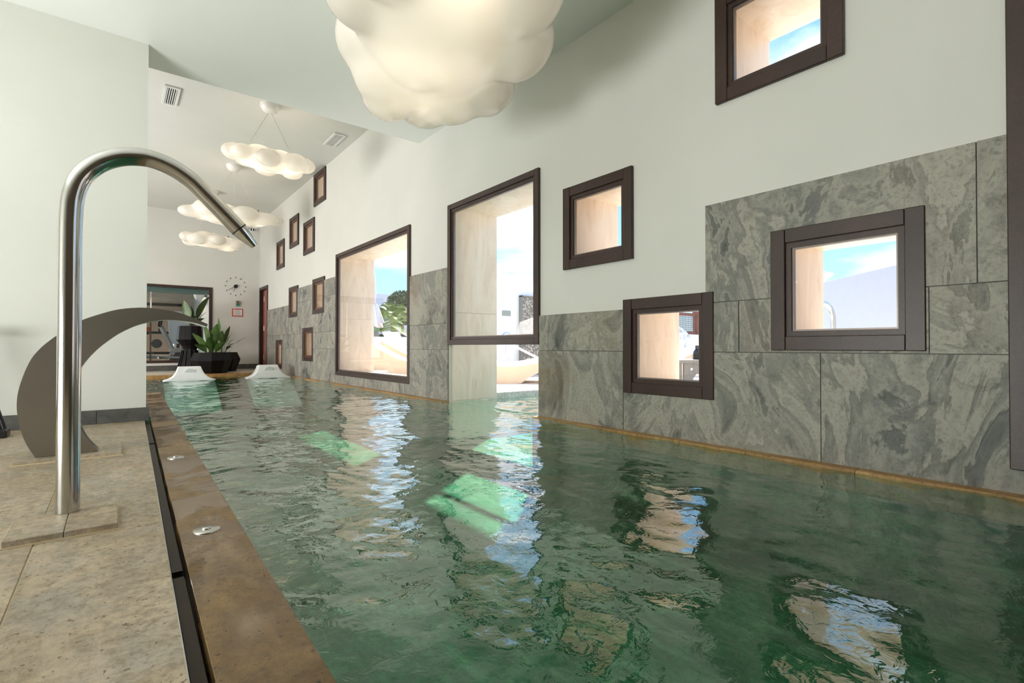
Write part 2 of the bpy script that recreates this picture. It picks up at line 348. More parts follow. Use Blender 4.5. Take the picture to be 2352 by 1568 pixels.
# slate tiles: rows with their own vertical joints, cut around the frames
def slate(y0, y1, z0, z1):
    hs = [(w[0]+0.01, w[1]-0.01, w[2]+0.01, w[3]-0.01) for w in WIN]+[(OPEN[0]+0.008, OPEN[1]-0.008, -1, OPEN[3]), (DOOR[0]+0.008, DOOR[1]-0.008, 0, DOOR[3]-0.01)]
    g = 0.0022; y0 += g; y1 -= g; z0 += g; z1 -= g
    ys = [y0, y1]+[v for h in hs for v in h[:2] if y0 < v < y1]; zs = [z0, z1]+[v for h in hs for v in h[2:] if z0 < v < z1]
    b = grid_solid(ys, zs, lambda y, z: not inh(hs, y, z), WX-0.016-random.random()*0.003, WX+0.001)
    if b.f: weld(b.build('slate_tile', 'slate', wall_right))
def bed(y0, y1, z0, z1):
    hs = [(w[0]+0.01, w[1]-0.01, w[2]+0.01, w[3]-0.01) for w in WIN]+[(OPEN[0]+0.008, OPEN[1]-0.008, -1, OPEN[3]), (DOOR[0]+0.008, DOOR[1]-0.008, 0, DOOR[3]-0.01)]
    ys = [y0, y1]+[v for h in hs for v in h[:2] if y0 < v < y1]; zs = [z0, z1]+[v for h in hs for v in h[2:] if z0 < v < z1]
    weld(grid_solid(ys, zs, lambda y, z: not inh(hs, y, z), WX-0.010, WX+0.001).build('mortar_bed', 'skirting', wall_right))
def row(z0, z1, js):
    bed(js[0]+0.004, js[-1]-0.004, z0, z1-(0.004 if z1 in (1.36, 1.63) or (z1 == 0.80 and js[-1] == 3.0) else 0))
    for a, b in zip(js, js[1:]): slate(a, b, z0, z1)
row(-0.02, 0.52, [-3.2, -2.1, -0.2, 0.96, 2.15, 3.0]); row(0.52, 0.80, [-3.2, -1.5, -0.3, 0.55, 1.36, 2.15, 3.0]); row(0.80, 1.36, [-3.2, -1.6, -0.4, 0.40, 1.557])
row(-0.02, 0.52, [4.39, 5.35, 6.45, 7.6, 8.62, 9.75, 10.85, 12.06, 12.9]); row(0.52, 0.79, [4.39, 4.79, 5.23, 6.4, 7.67, 8.9, 10.1, 11.3, 12.06, 12.9])
row(0.79, 1.36, [4.39, 5.23, 6.4, 7.67, 8.5, 9.66, 10.85, 12.06, 12.9]); row(1.36, 1.63, [7.66, 8.8, 9.72])

# marble linings of the reveals
def lining(h, cut=None, floor=True):
    y0, y1, z0, z1 = h; t = 0.018; xa, xb = WX+0.024, WO+0.004
    zs = [z0, z1] if not cut else [z0]+cut+[z1]
    for y in (y0, y1-t):
        for a, b in zip(zs, zs[1:]): B().box((xa, y, a+0.001), (xb, y+t, b-0.001)).build('reveal_slab', 'marble', wall_right)
    B().box((xa, y0+t, z1-t), (xb, y1-t, z1)).build('reveal_slab', 'marble', wall_right)
    if floor: B().box((xa, y0+t, z0), (xb, y1-t, z0+t)).build('reveal_slab', 'marble', wall_right)
for i, h in enumerate(holes[:15]):
    if i == 4: lining((h[0], h[1], -0.8, h[3]), [0.0, 0.9], False)
    elif i == 5: lining(h, [0.98])
    else: lining(h)

def window(i, y0, y1, z0, z1, label):
    big = (y1-y0) > 0.8; st = 0.052 if i == 4 or i == 5 else 0.07; sb = 0.026
    if i == 14: st = 0.16
    w = struct(empty('window_%d' % (i+1), (WX, (y0+y1)/2, z0)), label)
    yc, zc = (y0+y1)/2, z0; T = Matrix.Translation((-WX, -yc, -zc))
    def bx(name, a, b, mat, bev=0.003): return B().box(a, b, T).build(name, mat, w, bev, 1)
    xa, xb = WX-0.024, WX+0.018
    bx('stile', (xa, y0, z0), (xb, y0+st, z1), 'frame_wood'); bx('stile', (xa, y1-st, z0), (xb, y1, z1), 'frame_wood')
    bx('rail', (xa+0.002, y0+st, z1-st), (xb, y1-st, z1), 'frame_wood'); bx('rail', (xa+0.002, y0+st, z0), (xb, y1-st, z0+st), 'frame_wood')
    a, b, c, d = y0+st, y1-st, z0+st, z1-st
    s = B()
    for p, q in (((WX-0.010, a, c), (WX+0.015, a+sb, d)), ((WX-0.010, b-sb, c), (WX+0.015, b, d)), ((WX-0.010, a+sb, d-sb), (WX+0.015, b-sb, d)), ((WX-0.010, a+sb, c), (WX+0.015, b-sb, c+sb))): s.box(p, q, T)
    sash = s.build('sash', 'sash_wood' if i > 5 else 'frame_wood', w)
    a, b, c, d = a+sb, b-sb, c+sb, d-sb; k = 0.008; s = B()
    for p, q in (((WX+0.000, a, c), (WX+0.022, a+k, d)), ((WX+0.000, b-k, c), (WX+0.022, b, d)), ((WX+0.000, a+k, d-k), (WX+0.022, b-k, d)), ((WX+0.000, a+k, c), (WX+0.022, b-k, c+k))): s.box(p, q, T)
    s.build('glazing_bead', 'alu_bead', sash)
    B().box((WX+0.006, a+k, c+k), (WX+0.012, b-k, d-k), T).build('pane', 'glass', sash)
for i, w in enumerate(WIN): window(i, *w)

# far door in the window wall
d1 = struct(empty('door_1', (WX, 12.45, 0.04)), 'narrow reddish wooden door with three hinges in the far corner')
T = Matrix.Translation((-WX, -12.45, -0.04))
y0, y1, z0, z1 = DOOR
for nm, a, b, mt in (('stile', (WX-0.02, y0, z0), (WX+0.06, y0+0.05, z1), 'frame_wood'), ('stile', (WX-0.02, y1-0.05, z0), (WX+0.06, y1, z1), 'frame_wood'),
                     ('rail', (WX-0.02, y0+0.05, z1-0.06), (WX+0.06, y1-0.05, z1), 'frame_wood'), ('jamb', (WX+0.06, y1-0.07, z0), (WX+0.3, y1-0.02, z1-0.02), 'red_wood'),
                     ('door_leaf', (WX+0.05, y0+0.05, z0+0.01), (WX+0.09, y1-0.20, z1-0.07), 'red_wood'), ('back_panel', (WX+0.32, y0+0.0, z0), (WX+0.34, y1, z1), 'sash_wood')):
    B().box(a, b, T).build(nm, mt, d1)
for z in (0.30, 0.98, 1.66):
    h = B().box((WX+0.075, y1-0.085, z-0.06), (WX+0.13, y1-0.072, z+0.06), T); h.bar(T @ Vector((WX+0.07, y1-0.09, z-0.06)), T @ Vector((WX+0.07, y1-0.09, z+0.06)), 0.012, 8); h.build('hinge', 'brass', d1)

# ------------------------------------------------------------------ remaining shell
CEIL, SOF = 3.48, 2.83
soffit = struct(B().box((-3.7, -3.3, SOF), (WX, 5.03, 3.75)).build('ceiling_lowered', 'soffit'), 'smooth glossy white lowered ceiling over the near pool')
struct(B().box((-3.7, 5.03, CEIL), (WX, 13.2, 3.75)).build('ceiling', 'plaster'), 'higher white ceiling over the far end of the pool')
struct(B().box((-3.7, 4.645, -0.9), (0.19, 5.7, CEIL+0.1)).build('wall_left', 'plaster'), 'white plaster wall end behind the two steel water spouts')
struct(B().box((-3.9, -3.3, -0.9), (-3.7, 13.2, 3.75)).build('wall_side', 'plaster'), 'white plaster side wall outside the view')
bb = struct(empty('baseboard_left', (-1.7, 4.64, 0)), 'dark slate skirting along the foot of the white wall end')
for a, b in ((-3.7, -2.4), (-2.398, -1.3), (-1.298, -0.095), (-0.093, 0.209)):
    B().box((a+1.7, -0.015, 0.0), (b+1.7, 0.004, 0.098)).build('skirting_slab', 'skirting', bb, 0.0015, 1)
B().box((1.891, 0.004, 0.0), (1.909, 0.9, 0.098)).build('skirting_slab', 'skirting', bb)
# far wall with the gym window
GX0, GX1, GZ0, GZ1 = -0.4, 1.71, 0.205, 1.868
def farwall():
    b = B(); Y0, Y1 = 12.9, 13.1
    for x0, x1, z0, z1 in ((-3.7, GX0, -0.9, 3.75), (GX1, WX+0.5, -0.9, 3.75), (GX0, GX1, -0.9, GZ0), (GX0, GX1, GZ1, 3.75)): b.box((x0, Y0, z0), (x1, Y1, z1))
    return b.build('wall_far', 'plaster')
struct(farwall(), 'white plaster end wall with the clock and the gym window')
bf = struct(empty('baseboard_far', (0, 12.9, 0.04)), 'dark slate skirting along the far end wall')
for a, b in ((-3.7, -1.2), (-1.198, 0.4), (0.402, 1.5), (1.502, 2.65)): B().box((a, -0.012, 0.0), (b, 0.002, 0.112)).build('skirting_slab', 'skirting', bf)
gw = struct(empty('window_16', (0.65, 12.9, GZ0)), 'large dark-framed interior window looking into the gym')
def gb(n, a, b, mt): return B().box((a[0]-0.65, a[1]-12.9, a[2]-GZ0), (b[0]-0.65, b[1]-12.9, b[2]-GZ0)).build(n, mt, gw)
gb('stile', (GX0, 12.88, GZ0), (GX0+0.055, 13.0, GZ1), 'frame_wood'); gb('stile', (GX1-0.055, 12.88, GZ0), (GX1, 13.0, GZ1), 'frame_wood')
gb('rail', (GX0+0.055, 12.88, GZ1-0.05), (GX1-0.055, 13.0, GZ1), 'frame_wood'); gb('rail', (GX0+0.055, 12.88, GZ0), (GX1-0.055, 13.0, GZ0+0.055), 'frame_wood')
gb('pane', (GX0+0.055, 12.93, GZ0+0.055), (0.592, 12.938, GZ1-0.05), 'glass'); gb('pane', (0.602, 12.93, GZ0+0.055), (GX1-0.055, 12.938, GZ1-0.05), 'glass'); gb('mullion', (0.585, 12.925, GZ0+0.055), (0.612, 12.95, GZ1-0.16), 'chrome')
# rear wall: unseen, its brown chosen for the reflections in the steel spouts
struct(B().box((-3.7, -3.3, -0.9), (WX, -3.1, 3.5)).build('wall_back', 'panel_wood'), 'brown panelled wall behind the viewpoint')

# ------------------------------------------------------------------ pool deck
SL = 0.023
gl_ = lambda y: 0.079+SL*y
gr_ = lambda y: 0.112+SL*y
pe_ = lambda y: 0.272+SL*y
floor = struct(B().prism([(-3.7, -3.2), (gl_(-3.2)-0.002, -3.2), (gl_(4.66)-0.002, 4.66), (-3.7, 4.66)], -0.5, -0.003, 'z').build('floor', 'grout'), 'beige stone deck beside the pool')
def slab(poly, z0, z1, name, mat, parent, g=0.0016):
    c = (sum(p[0] for p in poly)/len(poly), sum(p[1] for p in poly)/len(poly))
    q = [(p[0]+(g if p[0] < c[0] else -g), p[1]+(g if p[1] < c[1] else -g)) for p in poly]
    return B().prism(q, z0, z1, 'z').build(name, mat, parent, 0.0012, 1)
cols = [(-2.0, -1.39), (-1.39, -0.78), (-0.78, -0.172), (-0.172, None)]
for i, (a, b) in enumerate(cols):
    ys = [-0.6, 0.55, 1.915, 3.15, 4.645] if i == 3 else [-0.6, 0.9+0.3*(i % 2), 2.25+0.3*(i % 2), 3.6+0.2*(i % 2), 4.645]
    for y0, y1 in zip(ys, ys[1:]):
        if b is None: slab([(a, y0), (gl_(y0), y0), (gl_(y1), y1), (a, y1)], -0.014, 0.0, 'deck_slab', 'deck_stone', floor)
        else: slab([(a, y0), (b, y0), (b, y1), (a, y1)], -0.014, 0.0, 'deck_slab', 'deck_stone', floor)
# overflow gutter
gut = struct(empty('trim_1', (0, 0, 0)), 'dark overflow gutter between the deck and the pool edge')
def strip(f0, f1, y0, y1, z0, z1, n, mt): return B().prism([(f0(y0), y0), (f1(y0), y0), (f1(y1), y1), (f0(y1), y1)], z0, z1, 'z').build(n, mt, gut)
strip(gl_, gr_, -3.2, 4.9, -0.12, -0.06, 'channel_bed', 'gutter_black')
strip(lambda y: gl_(y)-0.003, lambda y: gl_(y)-0.0005, -3.2, 4.64, -0.1, 0.0005, 'edge_angle', 'steel_polished')
for y0, y1 in ((-0.6, 1.475), (1.515, 3.58), (3.62, 4.64)):
    strip(lambda y: gl_(y)+0.003, lambda y: gr_(y)-0.007, y0, y1, -0.03, -0.016, 'channel_cover', 'gutter_cover')
# coping along the pool
cop = struct(empty('trim_2', (0, 0, 0)), 'wet golden-brown stone coping along the near pool edge')
for y0, y1 in ((-0.6, 0.62), (0.62, 2.3), (2.3, 3.9), (3.9, 5.6), (5.6, 7.4)):
    slab([(gr_(y0), y0), (pe_(y0), y0), (pe_(y1), y1), (gr_(y1), y1)], -0.12, -0.001, 'coping_slab', 'coping_stone', cop, 0.0008)
# ledge at the foot of the window wall
led = struct(empty('trim_3', (0, 0, 0)), 'narrow golden stone ledge at the foot of the slate wall')
for y0, y1 in ((-3.2, -0.6), (-0.6, 0.8), (0.8, 2.2), (2.2, 3.0), (4.385, 5.6), (5.6, 7.0), (7.0, 8.4), (8.4, 9.8), (9.8, 10.83)):
    B().box((2.585, y0+0.001, -0.1), (WX+0.01, y1-0.001, 0.0)).build('ledge_slab', 'ledge_stone', led, 0.0015, 1)
# far deck
fd = struct(B().box((-3.7, 10.84, -0.8), (WX, 12.9, 0.026)).build('floor_far', 'grout'), 'pale stone floor beyond the far end of the pool')
xs = [-1.4, -0.6, 0.2, 1.0, 1.8, 2.665]; ys = [11.14, 11.75, 12.35, 12.895]
for a, b in zip(xs, xs[1:]):
    for c, d in zip(ys, ys[1:]): slab([(a, c), (b, c), (b, d), (a, d)], 0.024, 0.04, 'deck_slab', 'far_stone', fd)
for a, b in zip([-1.4, -0.3, 0.8, 1.9], [-0.3, 0.8, 1.9, 2.665]): slab([(a, 10.80), (b, 10.80), (b, 11.14), (a, 11.14)], -0.06, 0.04, 'coping_slab', 'ledge_stone', fd)

# ------------------------------------------------------------------ basin and water
DEP = -0.58
bs = B()
bs.add([(-1.4, -3.2, DEP), (2.7, -3.2, DEP), (2.7, 10.9, DEP), (-1.4, 10.9, DEP)], [(0, 1, 2, 3)])
bs.add([(pe_(-3.2)-0.004, -3.2, DEP), (pe_(7.4)-0.004, 7.4, DEP), (pe_(7.4)-0.004, 7.4, -0.1), (pe_(-3.2)-0.004, -3.2, -0.1)], [(0, 1, 2, 3)])
bs.add([(-1.4, 7.4, DEP), (0.44, 7.4, DEP), (0.44, 7.4, -0.1), (-1.4, 7.4, -0.1)], [(0, 1, 2, 3)])
bs.add([(-1.4, 10.82, DEP), (2.7, 10.82, DEP), (2.7, 10.82, -0.05), (-1.4, 10.82, -0.05)], [(0, 1, 2, 3)])
for a, b in ((-3.2, 3.0), (4.385, 10.84)): bs.add([(2.59, a, DEP), (2.59, b, DEP), (2.59, b, -0.05), (2.59, a, -0.05)], [(0, 1, 2, 3)])
bs.add([(2.59, 3.0, -0.40), (4.6, 3.0, -0.40), (4.6, 4.385, -0.40), (2.59, 4.385, -0.40)], [(0, 1, 2, 3)])
bs.add([(2.59, 3.0, DEP), (2.59, 4.385, DEP), (2.59, 4.385, -0.40), (2.59, 3.0, -0.40)], [(0, 1, 2, 3)])
for y in (3.0, 4.385): bs.add([(2.59, y, DEP), (2.72, y, DEP), (2.72, y, -0.05), (2.59, y, -0.05)], [(0, 1, 2, 3)])
struct(bs.build('pool_basin', 'pool_stone'), 'green stone basin under the water')

def wave(X, Y):
    Z = np.zeros_like(X)
    wx = X+0.05*np.sin(2.1*Y+1.3)+0.03*np.sin(5.3*Y+X*2); wy = Y+0.06*np.sin(1.7*X+0.4)+0.04*np.sin(4.1*X-1.1*Y)
    for k in range(46):
        L = 0.055*(1.075**k); th = rng.uniform(0, 2*math.pi); amp = (0.0046 if L < 0.13 else 0.0034)*L*(0.6+0.8*rng.random())
        if L > 0.5: amp *= 0.45
        kk = 2*math.pi/L
        env = 0.35+0.65*(0.5+0.5*np.sin(1.3*wx*math.cos(th*3)+0.9*wy+rng.uniform(0, 6)))
        Z += env*amp*np.sin(kk*(wx*math.cos(th)+wy*math.sin(th))+rng.uniform(0, 6.28))
    calm = 0.55+0.45/(1+np.exp(-(Y-1.6)*1.6))
    fade = 1.0+0.25/(1+np.exp(-(Y-3.5)*1.2))
    return Z*calm*fade
def water():
    xs = np.concatenate([np.arange(-1.35, 0.2, 0.03), np.arange(0.2, 2.75, 0.0135)])
    ys = np.concatenate([np.arange(-3.1, 0.2, 0.05), np.arange(0.2, 5, 0.0135), np.arange(5, 10.83, 0.022)])
    X, Y = np.meshgrid(xs, ys); nx, ny = len(xs), len(ys)
    keepx = xs; Z = wave(X, Y)-0.012
    V = np.stack([X, Y, Z], -1).reshape(-1, 3)
    i, j = np.meshgrid(np.arange(nx-1), np.arange(ny-1)); q = (j*nx+i).ravel()
    Fq = np.stack([q, q+1, q+nx+1, q+nx], -1)
    cx = (X[:-1, :-1]).ravel(); cy = (Y[:-1, :-1]).ravel()
    Fq = Fq[((cx > 0.24+0.023*cy) | (cy > 7.38)) & ((cx < 2.60) | ((cy > 3.0) & (cy < 4.37)))]
    # swim-through and the outdoor channel
    xs2 = np.arange(2.74, 4.62, 0.02); ys2 = np.arange(3.0, 4.40, 0.02); X2, Y2 = np.meshgrid(xs2, ys2)
    Z2 = wave(X2, Y2)-0.012; n0 = len(V); V = np.vstack([V, np.stack([X2, Y2, Z2], -1).reshape(-1, 3)])
    i, j = np.meshgrid(np.arange(len(xs2)-1), np.arange(len(ys2)-1)); q = (j*len(xs2)+i).ravel()+n0
    Fq = np.vstack([Fq, np.stack([q, q+1, q+len(xs2)+1, q+len(xs2)], -1)])
    me = bpy.data.meshes.new('pool_water'); me.vertices.add(len(V)); me.vertices.foreach_set('co', V.astype(np.float32).ravel())
    me.loops.add(Fq.size); me.loops.foreach_set('vertex_index', Fq.astype(np.int32).ravel())
    me.polygons.add(len(Fq)); me.polygons.foreach_set('loop_start', np.arange(0, Fq.size, 4, dtype=np.int32)); me.polygons.foreach_set('loop_total', np.full(len(Fq), 4, dtype=np.int32))
    me.polygons.foreach_set('use_smooth', np.ones(len(Fq), dtype=bool)); me.update(); me.validate(); me.materials.append(M['water'])
    o = link(bpy.data.objects.new('pool_water', me)); tag(o, 'rippling emerald green water filling the indoor pool', 'water', None, 'stuff')
water()

# ------------------------------------------------------------------ steel water cannon
def catmull(pts, n=8):
    P = [Vector(p) for p in pts]; P = [P[0]*2-P[1]]+P+[P[-1]*2-P[-2]]; out = []
    for i in range(1, len(P)-2):
        for k in range(n):
            t = k/n; a, b, c, d = P[i-1], P[i], P[i+1], P[i+2]
            out.append(0.5*((2*b)+(c-a)*t+(2*a-5*b+4*c-d)*t*t+(3*b-a-3*c+d)*t*t*t))
    out.append(P[-2]); return out
CX, CY = -0.113, 2.15
wc = tag(empty('water_cannon', (CX, CY, 0.022)), 'tall polished steel gooseneck water spout on a stone plinth, nearest the viewer', 'water spout')
neck = [(0, 0, 0), (0, 0, 0.3), (0, 0, 0.6), (0, 0, 0.86), (0.001, 0, 0.95), (0.006, 0, 1.015), (0.024, 0, 1.078), (0.062, 0, 1.130), (0.106, 0, 1.162), (0.152, 0, 1.179), (0.205, 0, 1.184), (0.264, 0, 1.170), (0.322, 0, 1.138), (0.368, 0, 1.097), (0.486, 0, 0.977)]
path = [Vector((0, 0, 0)), Vector((0, 0, 0.3)), Vector((0, 0, 0.6))]+catmull(neck[3:], 6)
B().tube(path, 0.0305, 28).build('pipe', 'steel_polished', wc)
d = (path[-1]-path[-2]).normalized(); e0 = path[-1]
B().tube([e0, e0+d*0.004, e0+d*0.075, e0+d*0.079], [0.0306, 0.0305, 0.0155, 0.0145], 28).build('nozzle', 'chrome', wc)
B().tube([e0-d*0.003, e0+d*0.0015], 0.0308, 28).build('joint_ring', 'dark_metal', wc)
pl = tag(empty('stone_plinth', (-0.11, 2.0, 0)), 'small raised stone plinth under the gooseneck spout', 'plinth')
B().box((-0.127, -0.075, 0.0), (0.0, 0.165, 0.021)).build('plinth_slab', 'deck_stone', pl, 0.0015, 1)
B().box((0.0012, -0.075, 0.0), (0.122, 0.165, 0.021)).build('plinth_slab', 'deck_stone', pl, 0.0015, 1)
B().box((-0.13, -0.08, 0.0), (0.126, 0.17, 0.004)).build('grout_line', 'grout', pl)

# ------------------------------------------------------------------ crescent waterfall spout
out_ = [(-0.291, 0.021), (-0.323, 0.091), (-0.343, 0.166), (-0.356, 0.263), (-0.348, 0.359), (-0.314, 0.478), (-0.275, 0.545), (-0.23, 0.594), (-0.179, 0.642), (-0.127, 0.682), (-0.063, 0.713), (0.003, 0.739), (0.071, 0.753), (0.135, 0.757), (0.208, 0.751), (0.277, 0.737), (0.349, 0.708), (0.414, 0.678)]
inn_ = [(-0.059, 0.021), (-0.099, 0.077), (-0.128, 0.144), (-0.156, 0.245), (-0.158, 0.349), (-0.125, 0.449), (-0.067, 0.535), (0.003, 0.604), (0.055, 0.641), (0.109, 0.669), (0.164, 0.687), (0.237, 0.696), (0.337, 0.686), (0.411, 0.664)]
def resample(p, n):
    q = catmull([(a, 0, b) for a, b in p], 10); L = [0]
    for a, b in zip(q, q[1:]): L.append(L[-1]+(b-a).length)
    r = []
    for k in range(n):
        t = L[-1]*k/(n-1); i = max(j for j in range(len(L)) if L[j] <= t+1e-9); i = min(i, len(q)-2)
        f = (t-L[i])/max(1e-9, L[i+1]-L[i]); v = q[i].lerp(q[i+1], f); r.append((v.x, v.z))
    return r
N = 60; O, I = resample(out_, N), resample(inn_, N)
cw = tag(empty('waterfall_spout', (-0.17, 3.35, 0.021)), 'brushed steel crescent-shaped waterfall spout curving towards the pool', 'water spout')
def P3(p, y): return (p[0]+0.17, y, p[1]-0.021)
for nm, ya, yb_ in (('side_plate', -0.062, -0.058), ('side_plate', 0.058, 0.062)):
    b = B(); vs = [P3(p, ya) for p in O]+[P3(p, ya) for p in I]+[P3(p, yb_) for p in O]+[P3(p, yb_) for p in I]; fs = []
    for k in range(N-1):
        fs += [(k, k+1, N+k+1, N+k), (2*N+k, 3*N+k, 3*N+k+1, 2*N+k+1), (k, 2*N+k, 2*N+k+1, k+1), (N+k, N+k+1, 3*N+k+1, 3*N+k)]
    fs += [(0, N, 3*N, 2*N), (N-1, 3*N-1, 4*N-1, 2*N-1)]
    b.add(vs, fs).build(nm, 'steel_brushed', cw)
for nm, L, mt in (('outer_skin', O, 'steel_brushed'), ('inner_skin', I, 'steel_polished')):
    b = B(); vs = [P3(p, -0.058) for p in L]+[P3(p, 0.058) for p in L]
    b.add(vs, [(k, k+1, N+k+1, N+k) for k in range(N-1)], True).build(nm, mt, cw)
pl = tag(empty('stone_plinth', (-0.16, 3.37, 0)), 'raised stone plinth under the crescent waterfall spout', 'plinth')
B().box((-0.205, -0.14, 0.0), (0.02, 0.17, 0.02)).build('plinth_slab', 'deck_stone', pl, 0.0015, 1)
B().box((0.0212, -0.14, 0.0), (0.195, 0.17, 0.02)).build('plinth_slab', 'deck_stone', pl, 0.0015, 1)
B().box((-0.209, -0.145, 0.0), (0.2, 0.175, 0.004)).build('grout_line', 'grout', pl)

# ------------------------------------------------------------------ push buttons in the coping
for (x, y), lb in (((0.221, 1.752), 'round steel push button on the coping, nearest the viewer'), ((0.243, 2.985), 'round steel push button on the coping beside the crescent spout')):
    pb = tag(empty('push_button', (x, y, -0.001)), lb, 'button', 'steel push buttons in the coping')
    B().lathe([(0.0355, 0), (0.0355, 0.003), (0.033, 0.0048), (0.0, 0.0052)], 40).build('rosette', 'steel_satin', pb)
    B().lathe([(0.0125, 0.0045), (0.0125, 0.009), (0.0115, 0.0102), (0.0, 0.0104)], 28).build('plunger', 'steel_satin', pb)

# ------------------------------------------------------------------ folding stand at the left picture edge
fs_ = tag(empty('folding_stand', (-0.62, 4.36, 0)), 'dark metal folding stand leg at the left picture edge', 'stand')
B().bar((0.105, 0.0, 0.0), (-0.06, 0.06, 0.62), 0.012, 8).build('leg', 'dark_metal', fs_)
B().bar((0.085, 0.02, 0.01), (-0.10, 0.06, 0.62), 0.008, 8).build('leg', 'dark_metal', fs_)
B().bar((-0.32, 0.0, 0.0), (-0.12, 0.06, 0.62), 0.012, 8).build('leg', 'dark_metal', fs_)
B().box((-0.16, 0.03, 0.60), (0.0, 0.09, 0.64)).build('hinge_block', 'dark_metal', fs_, 0.005)
b = B().box((0.075, -0.10, 0.0), (0.118, 0.03, 0.045)); b.build('foot_bracket', 'dark_metal', fs_, 0.006)

# ------------------------------------------------------------------ cloud lamps
def cloud_mesh(seed, L, W, H, lobes, vox=0.022):
    r = random.Random(seed); bm = bmesh.new()
    def ball(c, s): bmesh.ops.create_uvsphere(bm, u_segments=24, v_segments=16, radius=1.0, matrix=Matrix.Translation(c) @ Matrix.Diagonal((*s, 1)))
    ball((0, 0, 0), (L*0.42, W*0.39, H*0.42))
    for k in range(lobes):
        a = 2*math.pi*(k+0.35*r.random())/lobes; q = 0.20+0.05*r.random()
        ball((math.cos(a)*L*0.375, math.sin(a)*W*0.35, H*r.uniform(-0.13, 0.12)), (L*q*0.60, W*q*0.80, H*r.uniform(0.29, 0.37)))
    for k in range(7):
        ball((L*r.uniform(-0.28, 0.28), W*r.uniform(-0.2, 0.2), H*r.choice((-0.16, 0.2, 0.16))), (L*0.15, W*0.22, H*r.uniform(0.26, 0.34)))
    me = bpy.data.meshes.new('tmp'); bm.to_mesh(me); bm.free(); o = link(bpy.data.objects.new('tmp', me))
    md = o.modifiers.new('r', 'REMESH'); md.mode = 'VOXEL'; md.voxel_size = vox; md.use_smooth_shade = True
    sm = o.modifiers.new('s', 'SMOOTH'); sm.factor = 0.5; sm.iterations = 7
    dg = bpy.context.evaluated_depsgraph_get(); dg.update()
    m2 = bpy.data.meshes.new_from_object(o.evaluated_get(dg)); bpy.data.objects.remove(o); bpy.data.meshes.remove(me)
    m2.name = 'shade'; m2.polygons.foreach_set('use_smooth', [True]*len(m2.polygons)); m2.materials.clear(); m2.materials.append(M['lamp_shell']); return m2
def cloud_lamp(loc, zc, size, rz, seed, lobes, label, bulbs, watts, ncab=3, can_off=(0, 0), tilt=0.0):
    L, W, H = size
    t = tag(empty('cloud_lamp', (loc[0], loc[1], loc[2]), 0), label, 'lamp', 'cloud-shaped pendant lamps')
    sh = link(bpy.data.objects.new('shade', cloud_mesh(seed, L, W, H, lobes, max(0.018, L/60))), t); sh.rotation_euler = (0, tilt, rz)
    h = zc-loc[2]
    B().lathe([(0.11, h), (0.108, h-0.03), (0.085, h-0.075), (0.045, h-0.098), (0.0, h-0.104)], 28, (can_off[0], can_off[1], 0)).build('canopy', 'canopy_white', t)
    R = Matrix.Rotation(rz, 3, 'Z')
    an = [(-0.24, 0.0), (0.24, 0.02), (0.02, 0.12)][:ncab]
    for a in an:
        p = R @ Vector((a[0]*L, a[1]*W, H*0.40-(math.sin(tilt)*a[0]*L if tilt else 0)))
        cb = B().bar(p, (can_off[0]+p.x*0.05, can_off[1]+p.y*0.05, h-0.095), 0.0035, 6).build('cable', 'cable', t)
        B().bar(p-Vector((0, 0, 0.015)), p+Vector((0, 0, 0.02)), 0.008, 8).build('cable_grip', 'dark_metal', cb)
    for bx_, by_ in bulbs:
        p = R @ Vector((bx_*L, by_*W, 0))
        B().lathe([(0.0, -0.04), (0.024, -0.03), (0.034, 0), (0.024, 0.03), (0.0, 0.04)], 14, tuple(p)).build('bulb', 'bulb', t)
        l = bpy.data.lights.new('bulb_light', 'POINT'); l.energy = watts; l.color = (1.0, 0.90, 0.76); l.shadow_soft_size = 0.10
        lo = bpy.data.objects.new('bulb_light', l); link(lo, t); lo.location = p+Vector((0, 0, 0.02))
cloud_lamp((1.33, 2.28, 2.20), SOF, (1.85, 1.12, 0.52), math.radians(66), 3, 11, 'largest cloud-shaped pendant lamp overhead, cut by the top of the picture', [(-0.28, -0.05), (0.0, 0.05), (0.22, 0.1)], 1.9)
cloud_lamp((1.46, 6.55, 2.80), CEIL, (1.02, 0.62, 0.30), math.radians(-20), 11, 8, 'bright cloud-shaped pendant lamp hanging from two wires behind the ceiling edge', [(-0.2, 0), (0.2, 0)], 2.2, 2, tilt=0.10)
cloud_lamp((1.50, 9.12, 2.66), CEIL, (1.50, 0.75, 0.34), math.radians(-4), 23, 8, 'long cloud-shaped pendant lamp on three wires, crossed by the steel gooseneck', [(-0.25, 0), (0.0, 0), (0.25, 0)], 1.4, 3)
cloud_lamp((1.44, 10.85, 2.53), CEIL, (1.10, 0.65, 0.30), math.radians(5), 31, 8, 'farthest and lowest cloud-shaped pendant lamp', [(-0.2, 0), (0.2, 0)], 1.2, 2)

# ------------------------------------------------------------------ vents
def vent(loc, sx, sy, lb, n=5, rot=None):
    v = tag(empty('air_vent', loc), lb, 'vent')
    if rot: v.rotation_euler = rot
    B().box((-sx/2-0.02, -sy/2-0.02, 0.0), (sx/2+0.02, sy/2+0.02, 0.004)).build('backing', 'vent_dark', v)
    f = B(); z0, z1 = -0.014, 0.002
    f.box((-sx/2-0.025, -sy/2-0.025, z0), (-sx/2, sy/2+0.025, z1)).box((sx/2, -sy/2-0.025, z0), (sx/2+0.025, sy/2+0.025, z1)).box((-sx/2, -sy/2-0.025, z0), (sx/2, -sy/2, z1)).box((-sx/2, sy/2, z0), (sx/2, sy/2+0.025, z1))
    f.build('frame', 'vent_white', v)
    for k in range(n):
        x = -sx/2+sx*(k+0.5)/n; B().box((x-sx*0.22/n, -sy/2, -0.011), (x+sx*0.22/n, sy/2, -0.003)).build('slat', 'vent_white', v)
